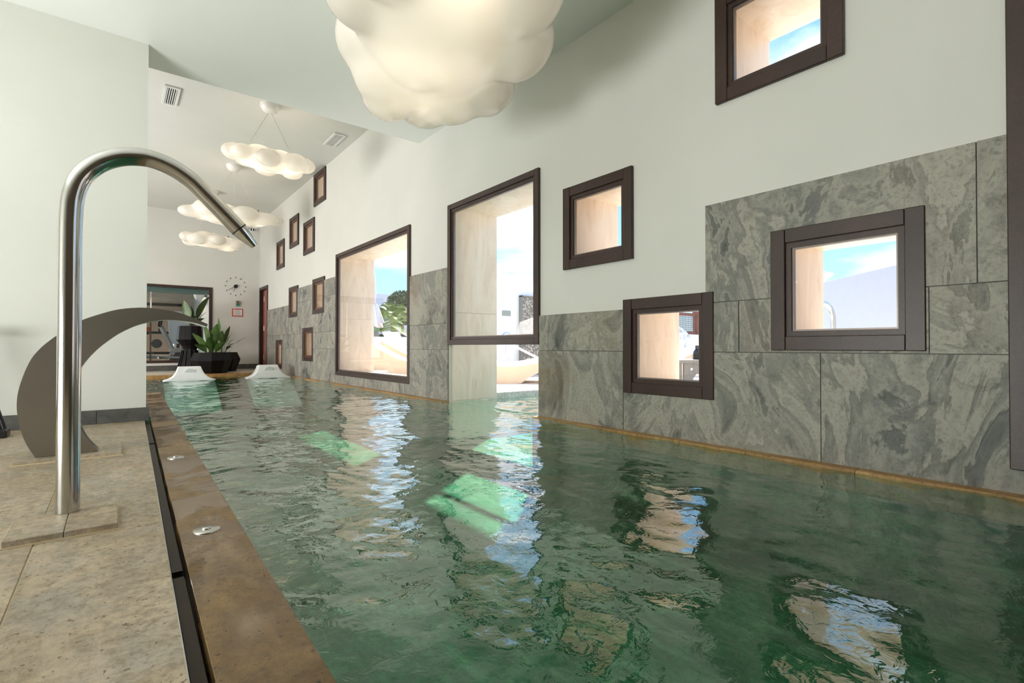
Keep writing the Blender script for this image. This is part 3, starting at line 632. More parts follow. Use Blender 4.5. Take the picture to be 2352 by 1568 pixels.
vent((0.50, 7.02, CEIL-0.005), 0.10, 0.47, 'white slatted air vent in the far ceiling beside the white wall end')
vent((2.42, 7.08, CEIL-0.005), 0.11, 0.44, 'white slatted air vent in the far ceiling close to the window wall', 6)
vent((2.51, 12.89, 3.28), 0.16, 0.06, 'small grey air vent high on the end wall near the corner', 3, (-math.pi/2, 0, 0))

# ------------------------------------------------------------------ end wall: clock, alarm, sign
ck = tag(empty('wall_clock', (2.17, 12.9, 1.93)), 'black wall clock of loose dots and two hands on the end wall', 'clock')
hub = B().tube([(0, 0, 0), (0, -0.03, 0)], 0.04, 24).build('hub', 'clock_black', ck)
for k in range(12):
    a = math.pi*k/6; B().tube([(0.205*math.sin(a), 0.0, 0.205*math.cos(a)), (0.205*math.sin(a), -0.01, 0.205*math.cos(a))], 0.0105, 12).build('hour_dot', 'clock_black', ck)
def hand(ang, L, tail, w, nm):
    a = math.radians(ang); dx, dz = math.sin(a), math.cos(a)
    B().tube([(-dx*tail, -0.035, -dz*tail), (dx*L, -0.035, dz*L)], [w, w*0.6], 6).build(nm, 'clock_black', ck)
hand(240, 0.19, 0.055, 0.006, 'minute_hand'); hand(200, 0.135, 0.05, 0.006, 'hour_hand')
al = tag(empty('alarm_button', (2.205, 12.9, 1.54)), 'small green alarm box with a red button on the end wall', 'alarm')
hs_ = B().box((-0.034, -0.05, -0.065), (0.034, 0.0, 0.065)).build('housing', 'box_grey', al, 0.006)
B().box((-0.028, -0.054, -0.056), (0.028, -0.05, 0.056)).build('face_plate', 'box_green', hs_)
B().tube([(0, -0.052, 0.012), (0, -0.068, 0.012)], 0.02, 16).build('button', 'button_red', hs_)
sg = tag(empty('notice_sign', (2.212, 12.9, 1.33)), 'white notice with a red border on the end wall', 'sign')
B().box((-0.112, -0.006, -0.088), (0.112, 0.0, 0.088)).build('border', 'sign_red', sg)
sp_ = B().box((-0.093, -0.008, -0.069), (0.093, -0.005, 0.069)).build('panel', 'sign_white', sg)
tx = B(); fl = B()
for k in range(6):
    z = 0.052-k*0.021; tx.box((-0.052, -0.0092, z-0.004), (0.045+0.03*((k*7) % 3)/2, -0.0078, z+0.003)); 
    fl.box((-0.086, -0.0092, z-0.006), (-0.062, -0.0078, z+0.005))
tx.build('text_lines', 'sign_text', sp_); fl.build('flag_marks', 'sign_orange', sp_)

# ------------------------------------------------------------------ planters and plants
def leaf(parent, base, tip, width, droop=0.06, pet=0.35, roll=0.0):
    b0, t0 = Vector(base), Vector(tip); n = 12; ax = t0-b0
    side = ax.cross(Vector((0, 0, 1)))
    if side.length < 1e-3: side = Vector((1, 0, 0))
    side = Matrix.Rotation(roll, 3, ax.normalized()) @ side.normalized(); up = side.cross(ax.normalized())
    vs, fs = [], []
    for i in range(n+1):
        t = i/n; c = b0+ax*t+Vector((0, 0, 1))*droop*math.sin(math.pi*min(1, t*1.05))*1.0
        if t < pet: w = 0.007
        else:
            u = (t-pet)/(1-pet); w = max(0.002, width*0.5*(math.sin(math.pi*min(1, u**0.75))**0.8))
        vs += [c-side*w+up*w*0.25, c, c+side*w+up*w*0.25]
    for i in range(n):
        k = 3*i; fs += [(k, k+1, k+4, k+3), (k+1, k+2, k+5, k+4)]
    o = B().add(vs, fs, True).build('leaf', 'leaf', parent); return o
def planter_low(loc, lb):
    p = tag(empty('low_planter', loc, 0.2), lb, 'planter', 'low black planters at the pool end')
    B().lathe([(0.26, 0.0), (0.285, 0.012), (0.365, 0.235), (0.368, 0.25), (0.305, 0.395), (0.285, 0.395), (0.27, 0.33)], 10, smooth=False).build('pot', 'planter_black', p)
    B().lathe([(0.285, 0.335), (0.15, 0.35), (0.0, 0.355)], 20).build('soil', 'soil', p); return p
planter_low((1.485, 11.28, 0.04), 'low black faceted planter standing in front of the other two')
planter_low((1.76, 12.02, 0.04), 'low black faceted planter partly hidden behind the front one')
tp = tag(empty('tall_planter', (1.24, 12.4, 0.04)), 'tall black hourglass planter in front of the gym window', 'planter')
B().lathe([(0.215, 0.0), (0.21, 0.03), (0.135, 0.40), (0.13, 0.46), (0.15, 0.53), (0.235, 0.645), (0.24, 0.66), (0.215, 0.94), (0.195, 0.94), (0.19, 0.88)], 12, smooth=False).build('pot', 'planter_black', tp)
for k in range(12):
    a = 2*math.pi*k/12; B().bar((0.222*math.cos(a), 0.222*math.sin(a), 0.01), (0.138*math.cos(a), 0.138*math.sin(a), 0.44), 0.012, 6).build('rib', 'planter_black', tp)
B().lathe([(0.2, 0.885), (0.0, 0.90)], 16).build('soil', 'soil', tp)
pa = tag(empty('aspidistra_plant', (1.485, 11.28, 0.385)), 'broad-leaved green plant growing in the front low planter', 'plant', 'broad-leaved potted plants')
for (x, z, yy, w, rl) in ((-0.31, 0.36, -0.16, 0.13, 0.3), (-0.28, 0.18, -0.22, 0.11, 0.5), (-0.14, 0.55, -0.05, 0.14, 0.1), (0.07, 0.52, -0.12, 0.14, -0.5), (-0.06, 0.30, -0.22, 0.12, 0.4), (0.16, 0.42, 0.05, 0.12, -0.3), (0.18, 0.22, -0.2, 0.11, -0.6), (-0.2, 0.30, 0.12, 0.12, 0.5), (0.05, 0.36, 0.14, 0.11, 0.0), (-0.02, 0.46, 0.1, 0.1, 0.9), (0.13, 0.55, 0.1, 0.08, 0.2)):
    leaf(pa, (x*0.15, yy*0.2, -0.03), (x*1.08, yy, z*1.18), w*1.25, 0.05, 0.22, rl)
pb_ = tag(empty('aspidistra_plant', (1.76, 12.02, 0.385)), 'loose green plant with thin stems leaning right from the rear low planter', 'plant', 'broad-leaved potted plants')
for (x, z, yy, w, rl) in ((-0.05, 0.70, 0.0, 0.10, 0.6), (0.14, 0.55, -0.05, 0.12, -0.4), (0.20, 0.44, 0.1, 0.10, -0.3), (0.42, 0.34, -0.05, 0.035, 0.2), (0.19, 0.30, -0.1, 0.05, 0.1), (0.22, 0.22, 0.0, 0.06, 0.4), (0.16, 0.16, -0.15, 0.08, -0.3), (0.0, 0.46, -0.1, 0.11, 0.3), (-0.12, 0.42, 0.06, 0.11, 0.0), (0.06, 0.38, 0.12, 0.1, 0.8)):
    leaf(pb_, (x*0.2, yy*0.2, -0.03), (x*1.1, yy, z*1.1), w*1.2, 0.06, 0.4, rl)
pc = tag(empty('aspidistra_plant', (1.24, 12.4, 0.93)), 'broad-leaved green plant rising from the tall black planter', 'plant', 'broad-leaved potted plants')
for (x, z, yy, w, rl) in ((-0.10, 0.52, -0.05, 0.14, 0.6), (0.30, 0.62, -0.05, 0.17, -0.5), (0.02, 0.42, 0.05, 0.10, 0.3), (0.28, 0.34, 0.04, 0.06, -0.2), (0.22, 0.20, -0.08, 0.11, -0.4), (0.12, 0.28, -0.1, 0.10, 0.2), (-0.06, 0.28, 0.1, 0.10, 0.5), (0.06, 0.24, -0.12, 0.1, -0.1)):
    leaf(pc, (x*0.15, yy*0.2, -0.03), (x*1.15, yy, z*1.12), w*1.35, 0.05, 0.25, rl)

# ------------------------------------------------------------------ white massage seats rising from the water
def headrest(x, lb):
    t = tag(empty('massage_headrest', (x, 9.85, -0.012)), lb, 'headrest', 'white moulded pool headrests')
    half = [(0.370, 0.0), (0.362, 0.018), (0.335, 0.024), (0.29, 0.040), (0.25, 0.066), (0.215, 0.105), (0.19, 0.15), (0.172, 0.20), (0.164, 0.226), (0.155, 0.236)]
    poly = half+[(-a, b) for a, b in half[::-1]]
    b = B(); n = len(poly); ys = [(-0.10, 0.95), (-0.085, 1.0), (0.03, 1.0), (0.20, 0.94), (0.30, 0.8)]
    vs = []
    for y, s in ys:
        for a, z in poly:
            yy = y+0.10*(z/0.236)**1.5 if y < 0.0 else y
            vs.append((a*s, yy, z*s+(0 if s > 0.97 else 0)))
    fs = [(r*n+k, r*n+k+1, (r+1)*n+k+1, (r+1)*n+k) for r in range(len(ys)-1) for k in range(n-1)]
    fs += [(r*n+n-1, r*n, (r+1)*n, (r+1)*n+n-1) for r in range(len(ys)-1)]+[tuple(range(n))[::-1], tuple(range((len(ys)-1)*n, len(ys)*n))]
    b.add(vs, fs); o = b.build('headrest_shell', 'white_resin', t, 0.004, 2)
    b = B(); b.tube([(0.0, -0.052, 0.128), (0.0, -0.03, 0.132)], [0.075, 0.055], 32); b.build('head_pad', 'white_resin', t)
    b = B(); vs, fs = [], []; prof = [(-0.06, -0.03), (-0.2, -0.09), (-0.4, -0.20), (-0.6, -0.32), (-0.8, -0.42)]
    for y, z in prof: vs += [(-0.36, y, z), (0.36, y, z), (-0.36, y, z-0.05), (0.36, y, z-0.05)]
    for k in range(len(prof)-1):
        q = 4*k; fs += [(q, q+1, q+5, q+4), (q+2, q+6, q+7, q+3), (q, q+4, q+6, q+2), (q+1, q+3, q+7, q+5)]
    fs += [(0, 2, 3, 1), (len(vs)-4, len(vs)-3, len(vs)-1, len(vs)-2)]
    b.add(vs, fs, False).build('seat_shell', 'white_resin', t)
headrest(0.985, 'white moulded headrest rising from the water, left of the two')
headrest(2.19, 'white moulded headrest rising from the water beside the slate wall')

# ------------------------------------------------------------------ gym behind the interior window
struct(B().box((-2.2, 13.1, -0.15), (3.4, 18.2, 0.0)).build('floor_gym', 'gym_floor'), 'dark floor of the gym behind the interior window')
struct(B().box((-2.2, 18.0, 0.0), (3.4, 18.2, 2.8)).build('wall_gym', 'gym_cream'), 'cream back wall of the gym')
struct(B().box((1.9, 13.1, 0.0), (2.0, 18.0, 2.8)).build('wall_gym_side', 'plaster'), 'pale side wall of the gym')
struct(B().box((-2.2, 13.1, 2.6), (3.4, 18.2, 2.8)).build('ceiling_gym', 'gym_teal'), 'grey-green gym ceiling')
struct(B().box((-2.2, 16.2, 2.02), (1.9, 16.5, 2.6)).build('trim_4', 'gym_dark'), 'dark beam across the gym ceiling')
struct(B().box((-2.2, 13.12, 1.72), (1.9, 13.2, 2.6)).build('trim_5', 'gym_teal'), 'grey-green panel behind the top of the gym window')
gm = tag(empty('wall_mirror', (0.9, 17.95, 0.05)), 'dark-framed mirror on the gym back wall', 'mirror')
B().box((-0.75, -0.03, 0.0), (0.75, 0.0, 1.7)).build('glass_sheet', 'gym_mirror', gm); 
for a, b in (((-0.8, -0.05, 0), (-0.75, 0, 1.75)), ((0.75, -0.05, 0), (0.8, 0, 1.75)), ((-0.75, -0.05, 1.7), (0.75, 0, 1.78))): B().box(a, b).build('frame_bar', 'gym_dark', gm)
tl_ = tag(empty('tube_lamp', (0.85, 14.6, 2.05)), 'small glowing tube lamp under the gym ceiling', 'lamp')
B().box((-0.03, -0.22, 0.0), (0.03, 0.22, 0.04)).build('housing', 'gym_grey', tl_)
B().tube([(0, -0.2, -0.012), (0, 0.2, -0.012)], 0.016, 10).build('tube', 'tube_light', tl_)
B().bar((0, 0, 0.04), (0, 0, 0.55), 0.006, 6).build('hanger', 'gym_grey', tl_)
gl2 = bpy.data.lights.new('gym_lamp_light', 'AREA'); gl2.energy = 60; gl2.color = (1, 0.88, 0.74); gl2.size = 1.6; go = bpy.data.objects.new('gym_lamp_light', gl2); link(go, tl_); go.location = (-0.3, 1.2, 0.45)
def bike(loc, rz, lb):
    t = tag(empty('exercise_bike', loc, rz), lb, 'exercise bike')
    wh = B(); n = 28
    for r0, nm, mt in ((0.20, 'flywheel_rim', 'gym_grey'),):
        wh.tube([(0.38+r0*math.cos(2*math.pi*k/n), 0, 0.27+r0*math.sin(2*math.pi*k/n)) for k in range(n+1)], 0.035, 10, False); wh.build(nm, mt, t)
    B().tube([(0.38, -0.03, 0.27), (0.38, 0.03, 0.27)], 0.16, 24).build('flywheel_disc', 'gym_black', t)
    B().box((0.18, -0.05, 0.42), (0.62, 0.05, 0.52)).build('cover', 'gym_grey', t, 0.02)
    B().bar((0.45, 0, 0.3), (-0.35, 0, 0.34), 0.04, 10).build('main_frame', 'gym_grey', t)
    B().bar((0.28, 0, 0.4), (0.02, 0, 1.02), 0.05, 10).build('front_post', 'gym_grey', t)
    hb = B(); hb.tube([(0.02, -0.25, 1.15), (0.0, -0.22, 1.02), (0.02, 0, 1.0), (0.0, 0.22, 1.02), (0.02, 0.25, 1.15)], 0.02, 8); hb.build('handlebar', 'gym_black', t)
    B().bar((-0.28, 0, 0.34), (-0.36, 0, 0.82), 0.03, 10).build('seat_post', 'chrome', t)
    B().prism([(-0.52, -0.12), (-0.5, 0.12), (-0.28, 0.05), (-0.2, 0.02), (-0.2, -0.02), (-0.28, -0.05)], 0.82, 0.89, 'z').build('saddle', 'gym_black', t, 0.015)
    for x in (0.5, -0.4): B().bar((x, -0.25, 0.03), (x, 0.25, 0.03), 0.03, 8).build('foot_bar', 'gym_black', t); 
    B().bar((0.5, 0, 0.03), (0.4, 0, 0.3), 0.03, 8).build('fork', 'gym_black', t); B().bar((-0.4, 0, 0.03), (-0.3, 0, 0.36), 0.03, 8).build('rear_strut', 'gym_black', t)
    B().tube([(-0.02, -0.14, 0.30), (-0.02, 0.14, 0.30)], 0.025, 8).build('crank_axle', 'chrome', t)
    for s in (-1, 1): B().box((-0.08+0.12*s, 0.14*s-0.05, 0.28-0.12*s), (0.02+0.12*s, 0.14*s+0.05, 0.30-0.12*s)).build('pedal', 'gym_black', t)
    B().tube([(-0.05, -0.03, 0.62), (-0.05, 0.03, 0.62)], 0.1, 18).build('console_disc', 'gym_black', t)
bike((0.80, 13.75, 0.0), math.radians(-8), 'grey exercise bike with a spoked wheel seen through the gym window')
wm = tag(empty('weight_machine', (1.22, 14.6, 0.0)), 'weight machine with a pale curved shroud and red pad in the gym', 'weight machine')
B().prism([(-0.16, 0.62), (-0.19, 0.9), (-0.20, 1.15), (-0.16, 1.36), (-0.10, 1.40), (0.22, 1.42), (0.24, 1.3), (0.22, 0.62)], -0.03, 0.03).build('shroud', 'gym_panel', wm, 0.01)
for x in (-0.08, 0.42): B().bar((x, 0.0, 0.0), (x, 0.0, 0.62 if x < 0 else 0.58), 0.035, 12).build('post', 'chrome', wm)
b = B(); b.tube([(0.36, -0.08, 1.14), (0.26, -0.08, 1.08), (0.20, -0.08, 0.95), (0.18, -0.08, 0.8), (0.20, -0.08, 0.62), (0.24, -0.08, 0.5)], 0.028, 8); b.build('curved_bar', 'gym_red', wm)
B().box((0.24, -0.06, 0.5), (0.52, 0.02, 1.1)).build('backrest', 'gym_grey', wm, 0.02); B().box((-0.3, -0.1, 0.0), (0.6, 0.1, 0.05)).build('base_beam', 'gym_black', wm)
B().box((0.1, -0.05, 0.52), (0.6, 0.05, 0.62)).build('seat', 'gym_panel', wm, 0.015)
rk = tag(empty('dumbbell_rack', (0.7, 16.6, 0.0)), 'dark equipment rack against the gym back wall', 'rack')
for z in (0.35, 0.9): B().box((-0.5, -0.15, z), (0.7, 0.15, z+0.06)).build('shelf', 'gym_black', rk)
for x in (-0.48, 0.66): B().box((x, -0.15, 0), (x+0.05, 0.15, 1.3)).build('upright', 'gym_black', rk)
for k, x in enumerate((-0.3, 0.0, 0.3)):
    db = B(); db.tube([(x, -0.16, 1.02), (x, 0.16, 1.02)], 0.02, 8); db.tube([(x, -0.17, 1.02), (x, -0.06, 1.02)], 0.06, 14); db.tube([(x, 0.06, 1.02), (x, 0.17, 1.02)], 0.06, 14)
    o = db.build('dumbbell', 'gym_red' if k == 1 else 'gym_black'); o.location = (0.7, 16.6, 0.0); tag(o, ['leftmost dark dumbbell on the gym rack', 'red dumbbell in the middle of the gym rack', 'rightmost dark dumbbell on the gym rack'][k], 'dumbbell', 'dumbbells on the gym rack')
fn = tag(empty('wall_fan', (1.72, 15.3, 1.88)), 'pale round fan unit high in the gym', 'fan')
B().tube([(-0.10, -0.05, 0.0), (-0.04, -0.05, 0.02), (0.06, -0.05, 0.03), (0.12, -0.05, 0.0)], [0.12, 0.17, 0.17, 0.08], 20).build('fan_housing', 'vent_white', fn); B().bar((0.1, -0.05, 0), (0.18, 0, 0), 0.03, 8).build('bracket', 'gym_grey', fn)

# ------------------------------------------------------------------ terrace outside
TZ = 0.05
tr_ = B()
for x0, x1, y0, y1 in ((WO+0.004, 60, 4.39, 70), (WO+0.004, 60, -30, 2.99), (4.6, 60, 2.99, 4.39)): tr_.box((x0, y0, -0.5), (x1, y1, TZ-0.006))
ter = struct(tr_.build('floor_terrace', 'terrace_stone'), 'sunlit pale stone terrace outside the windows')
for x0, x1, y0, y1 in ((3.27, 4.4, 4.392, 4.72), (4.4, 5.5, 4.392, 4.72), (3.27, 4.4, 4.722, 6.2), (4.4, 5.5, 4.722, 6.2), (5.5, 6.6, 4.392, 6.2)): slab([(x0, y0), (x1, y0), (x1, y1), (x0, y1)], TZ-0.02, TZ, 'terrace_slab', 'terrace_stone', ter, 0.004)

def lounger(loc, rz, lb, cushion=False):
    t = tag(empty('sun_lounger', loc, rz), lb, 'sun lounger', 'moulded beige sun loungers on the terrace')
    # side profile (x along the length, z up): raised back at -x, wave to the foot end at +x
    top = [(-1.00, 0.60), (-0.80, 0.50), (-0.60, 0.39), (-0.40, 0.295), (-0.2, 0.235), (0.0, 0.22), (0.2, 0.24), (0.4, 0.28), (0.6, 0.31), (0.8, 0.32), (0.98, 0.31)]
    bot = [(0.99, 0.27), (0.8, 0.25), (0.6, 0.215), (0.4, 0.15), (0.25, 0.07), (0.12, 0.0), (-0.45, 0.0), (-0.55, 0.06), (-0.7, 0.22), (-0.85, 0.40), (-1.03, 0.57)]
    w = 0.36; T_, Bt = resample(top, 22), resample(bot, 22); b = B(); n = 22
    vs = []
    for y in (-w, -w+0.035, w-0.035, w):
        for k in range(n): vs.append((T_[k][0], y, T_[k][1]-(0.03 if abs(y) < w-0.01 else 0.0)))
    k0 = len(vs)
    for y in (-w, w):
        for k in range(n): vs.append((Bt[k][0], y, Bt[k][1]))
    fs = []
    for r in range(3):
        for k in range(n-1): fs.append((r*n+k, r*n+k+1, (r+1)*n+k+1, (r+1)*n+k))
    for k in range(n-1):
        fs.append((k0+k, k0+k+1, k0+n+k+1, k0+n+k))
        j = n-1-k
        fs.append((0*n+k, 0*n+k+1, k0+j-1, k0+j)); fs.append((3*n+k, 3*n+k+1, k0+n+j-1, k0+n+j))
    fs += [(0, n, 2*n, 3*n, k0+n+n-1, k0+n-1), (n-1, 2*n-1, 3*n-1, 4*n-1, k0+n, k0)]
    b.add(vs, fs, False); b.build('shell', 'lounger_resin', t)
    if cushion:
        c = B(); m2 = [(p[0], p[1]+0.028) for p in T_[1:-1]]; vs = []
        for y in (-w+0.05, w-0.05):
            for p in m2: vs += [(p[0], y, p[1]-0.04), (p[0], y, p[1]+0.03)]
        q = len(m2); fs = []
        for k in range(q-1):
            a = 2*k; e_ = 2*q
            fs += [(a+1, a+3, e_+a+3, e_+a+1), (a, e_+a, e_+a+2, a+2), (a, a+2, a+3, a+1), (e_+a, e_+a+1, e_+a+3, e_+a+2)]
        fs += [(0, 1, 2*q+1, 2*q), (2*q-2, 4*q-2, 4*q-1, 2*q-1)]
        c.add(vs, fs).build('cushion', 'cushion_white', t)
    return t
lounger((4.42, 5.62, TZ), math.radians(-38), 'moulded beige sun lounger with a white cushion seen through the swim-through', True)
lounger((4.47, 8.28, TZ), math.radians(-38), 'moulded beige sun lounger closest behind the widest window')
lounger((5.12, 8.95, TZ), math.radians(-38), 'moulded beige sun lounger in the middle of the three behind the widest window')
lounger((5.0, 10.45, TZ), math.radians(-38), 'moulded beige sun lounger farthest of the three behind the widest window')
lounger((6.35, 4.75, TZ), math.radians(142), 'moulded beige sun lounger just showing behind the cushioned one')
sw = tag(empty('sling_lounger', (7.62, 15.4, TZ), math.radians(100)), 'white sling lounger with raised back standing before the palms', 'sun lounger')
B().box((-0.9, -0.33, 0.40), (0.3, 0.33, 0.46)).build('seat', 'cushion_white', sw)
B().box((0, -0.33, 0), (0.75, 0.33, 0.04), Matrix.Translation((0.3, 0, 0.43)) @ Matrix.Rotation(math.radians(-48), 4, 'Y')).build('backrest', 'cushion_white', sw)
for x in (-0.8, 0.35):
    for y in (-0.3, 0.3): B().bar((x, y, 0), (x, y, 0.42), 0.02, 8).build('leg', 'canopy_white', sw)

def parasol(loc, H, r, lb):
    t = tag(empty('parasol', loc), lb, 'parasol', 'closed parasols on the terrace')
    B().bar((0, 0, 0), (0, 0, H), 0.028, 12).build('pole', 'pole_grey', t)
    B().lathe([(0.25, 0), (0.25, 0.05), (0.06, 0.08), (0.05, 0.25), (0.0, 0.25)], 20).build('base', 'dark_metal', t)
    n = 32; vs, fs = [], []; prof = [(0.03, H), (r*0.42, H-0.12), (r*0.55, H-0.45), (r*0.58, H-0.75), (r*0.5, H-0.92), (r*0.8, H-1.08), (r*1.15, H-1.42)]
    for i, (q, z) in enumerate(prof):
        for k in range(n):
            a = 2*math.pi*k/n; f = 1+(0.22 if k % 4 < 2 else -0.22)*(0.3+0.7*i/len(prof)); zz = z-(0.10 if i == len(prof)-1 and k % 8 < 3 else 0)
            vs.append((q*f*math.cos(a), q*f*math.sin(a), zz))
    for i in range(len(prof)-1):
        for k in range(n): fs.append((i*n+k, i*n+(k+1) % n, (i+1)*n+(k+1) % n, (i+1)*n+k))
    B().add(vs, fs, True).build('canopy', 'parasol_cloth', t)
    B().lathe([(0.02, H), (0.05, H+0.03), (0.035, H+0.06), (0.06, H+0.09), (0.055, H+0.13), (0.0, H+0.15)], 14).build('finial', 'dark_metal', t)
    ch_ = B().box((-0.05, -0.07, 0.95), (0.05, 0.05, 1.14)).build('crank_housing', 'canopy_white', t, 0.015); B().bar((0, -0.07, 1.0), (-0.10, -0.10, 1.08), 0.012, 6).build('crank', 'canopy_white', ch_)
parasol((4.72, 11.4, TZ), 2.48, 0.27, 'closed pale parasol standing behind the loungers at the widest window')
parasol((4.93, 7.25, TZ), 2.72, 0.26, 'closed grey-lilac parasol half hidden by the jamb of the tall window')

# low planter wall, palms, tree, distant buildings
struct(B().box((2.6, 19.0, TZ-0.05), (14, 19.5, 0.95)).build('wall_terrace_low', 'render_white'), 'low white garden wall under the palms')
hd = B()
struct(B().box((2.6, 24.6, TZ), (14, 24.8, 1.2)).build('wall_hedge_fence', 'gym_dark'), 'dark screen behind the palms')
def palm(loc, H, n, L, lb, seed):
    r = random.Random(seed); t = tag(empty('palm_tree', loc), lb, 'palm', 'palms behind the garden wall')
    B().tube([(0, 0, 0), (0.03, 0, H*0.5), (0, 0.03, H)], [0.16, 0.13, 0.16], 10).build('trunk', 'palm_trunk', t)
    for k in range(n):
        a = 2*math.pi*k/n+r.uniform(-0.15, 0.15); el = r.uniform(0.35, 1.35); l = L*r.uniform(0.8, 1.1); pts = []
        for i in range(9):
            s = i/8; pts.append(Vector((math.cos(a)*math.cos(el)*l*s, math.sin(a)*math.cos(el)*l*s, H+math.sin(el)*l*s-0.55*l*s*s)))
        b = B(); b.tube(pts, [0.022*(1-0.8*i/8) for i in range(9)], 5, False)
        for i in range(2, 40):
            s = i/40*8; j = min(7, int(s)); p = pts[j].lerp(pts[j+1], s-j); tg = (pts[j+1]-pts[j]).normalized(); sd = tg.cross(Vector((0, 0, 1))).normalized()
            w = 0.34*math.sin(math.pi*(i/42))**0.6*L/1.6
            for q in (-1, 1):
                e_ = p+(sd*q*0.8+tg*0.65+Vector((0, 0, 0.25)))*w; b.add([p-tg*0.016, p+tg*0.016, e_], [(0, 1, 2)])
        b.build('frond', 'palm_leaf', t)
palm((9.3, 21.7, 0.0), 1.2, 36, 1.9, 'bushy young palm in the middle of the widest window view', 1)
palm((11.0, 23.4, 0.0), 1.75, 36, 1.9, 'larger palm at the right edge of the widest window view', 2)
palm((7.0, 21.5, 0.0), 1.4, 20, 1.5, 'smaller palm behind the parasol', 3)
palm((6.7, 9.1, 0.0), 0.5, 18, 0.8, 'palm peeping out beside the lilac parasol', 4)
tt = tag(empty('garden_tree', (15.2, 31.0, -0.35)), 'dark green tree rising behind the palms', 'tree')
B().bar((0, 0, 0), (0, 0, 2.6), 0.15, 8, 0.1).build('trunk', 'palm_trunk', tt)
b = B(); r = random.Random(5)
for k in range(2600):
    u = Vector((r.gauss(0, 1), r.gauss(0, 1), r.gauss(0, 1))).normalized()*r.uniform(0.5, 1.0)**0.5; p = Vector((u.x*1.15, u.y*1.15, 3.5+u.z*1.15)); q = Vector((r.gauss(0, 1), r.gauss(0, 1), r.gauss(0, 1))).normalized()*0.16; w = Vector((r.gauss(0, 1), r.gauss(0, 1), r.gauss(0, 1))).normalized()*0.07
    b.add([p-w, p+q, p+w, p-q], [(0, 1, 2, 3)])
tag(b.build('foliage', 'tree_leaf', tt), kind='stuff')
bd = tag(empty('white_building', (14.0, 40.0, 0.0)), 'long white building far behind the palms', 'building')
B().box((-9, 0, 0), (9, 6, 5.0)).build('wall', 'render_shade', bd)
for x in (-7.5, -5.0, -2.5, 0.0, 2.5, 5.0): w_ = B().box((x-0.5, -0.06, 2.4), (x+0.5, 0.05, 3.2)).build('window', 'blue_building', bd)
bb2 = tag(empty('garden_cabin', (7.35, 9.9, 0.0)), 'blue-painted garden cabin glimpsed beside the lilac parasol', 'building')
B().box((-0.6, 0, TZ), (0.6, 0.9, 1.55)).build('wall', 'blue_building', bb2); B().box((-0.65, -0.05, 1.55), (0.65, 0.95, 1.60)).build('roof', 'render_white', bb2)

# lanterns on the terrace
for (x, y), lb in (((6.8, 15.7), 'black lantern standing left of the white sling lounger'), ((6.95, 15.1), 'black lantern close beside the white sling lounger')):
    t = tag(empty('lantern', (x, y, TZ)), lb, 'lantern', 'lanterns on the terrace'); f = B(); a = 0.11
    for sx in (-1, 1):
        for sy in (-1, 1): f.box((sx*a-0.012, sy*a-0.012, 0), (sx*a+0.012, sy*a+0.012, 0.42))
    f.box((-a-0.02, -a-0.02, 0.42), (a+0.02, a+0.02, 0.46)).box((-a, -a, 0), (a, a, 0.02)); f.build('frame', 'dark_metal', t)
    B().lathe([(0.045, 0.02), (0.045, 0.2), (0.0, 0.2)], 14).build('candle', 'cushion_white', t)
    B().tube([(0.05*math.cos(k*math.pi/6), 0, 0.46+0.06*math.sin(k*math.pi/6)) for k in range(7)], 0.008, 6).build('handle', 'dark_metal', t)

# white walls, pebble water wall, plaque and rails seen through the tall window
struct(B().box((5.2, 7.0, TZ), (6.75, 7.25, 1.57)).build('wall_terrace', 'render_white'), 'white rendered garden wall with the pebble water wall')
pw = tag(empty('pebble_water_wall', (6.14, 6.925, TZ)), 'upright panel of grey pebbles set in the white garden wall', 'water wall')
B().box((-0.40, 0.0, 0.0), (0.40, 0.07, 1.40)).build('pebble_panel', 'pebble_wall', pw)
for x in (-0.42, 0.40): B().box((x, -0.02, 0.0), (x+0.02, 0.07, 1.42)).build('steel_edge', 'gym_grey', pw)
B().box((-0.42, -0.02, 1.40), (0.42, 0.07, 1.42)).build('steel_edge', 'gym_grey', pw)
pq = tag(B().box((-0.09, -0.015, -0.045), (0.09, 0.0, 0.045)).build('wall_plaque', 'box_grey'), 'small grey plaque on the white garden wall', 'sign'); pq.location = (5.43, 6.995, 1.14)
hr = tag(empty('shower_rail', (4.9, 6.34, TZ)), 'slim chrome shower pole with a ring top by the garden wall', 'shower')
B().bar((0, 0, 0), (0, 0, 0.6), 0.018, 10).build('pole', 'chrome', hr); B().tube([(0.1*math.cos(k*math.pi/8)+0.03, 0, 0.62+0.1*math.sin(k*math.pi/8)) for k in range(9)], 0.018, 8).build('ring', 'chrome', hr)
h2 = tag(empty('hand_rail', (5.15, 6.3, TZ)), 'slanting white handrail in front of the pebble water wall', 'handrail')
B().bar((-0.2, 0, 0.55), (0.55, -0.25, 0.18), 0.02, 8).build('rail', 'canopy_white', h2); B().bar((0.5, -0.23, 0), (0.5, -0.23, 0.22), 0.02, 8).build('post', 'canopy_white', h2); B().bar((-0.15, 0, 0), (-0.15, 0, 0.54), 0.02, 8).build('post', 'canopy_white', h2)

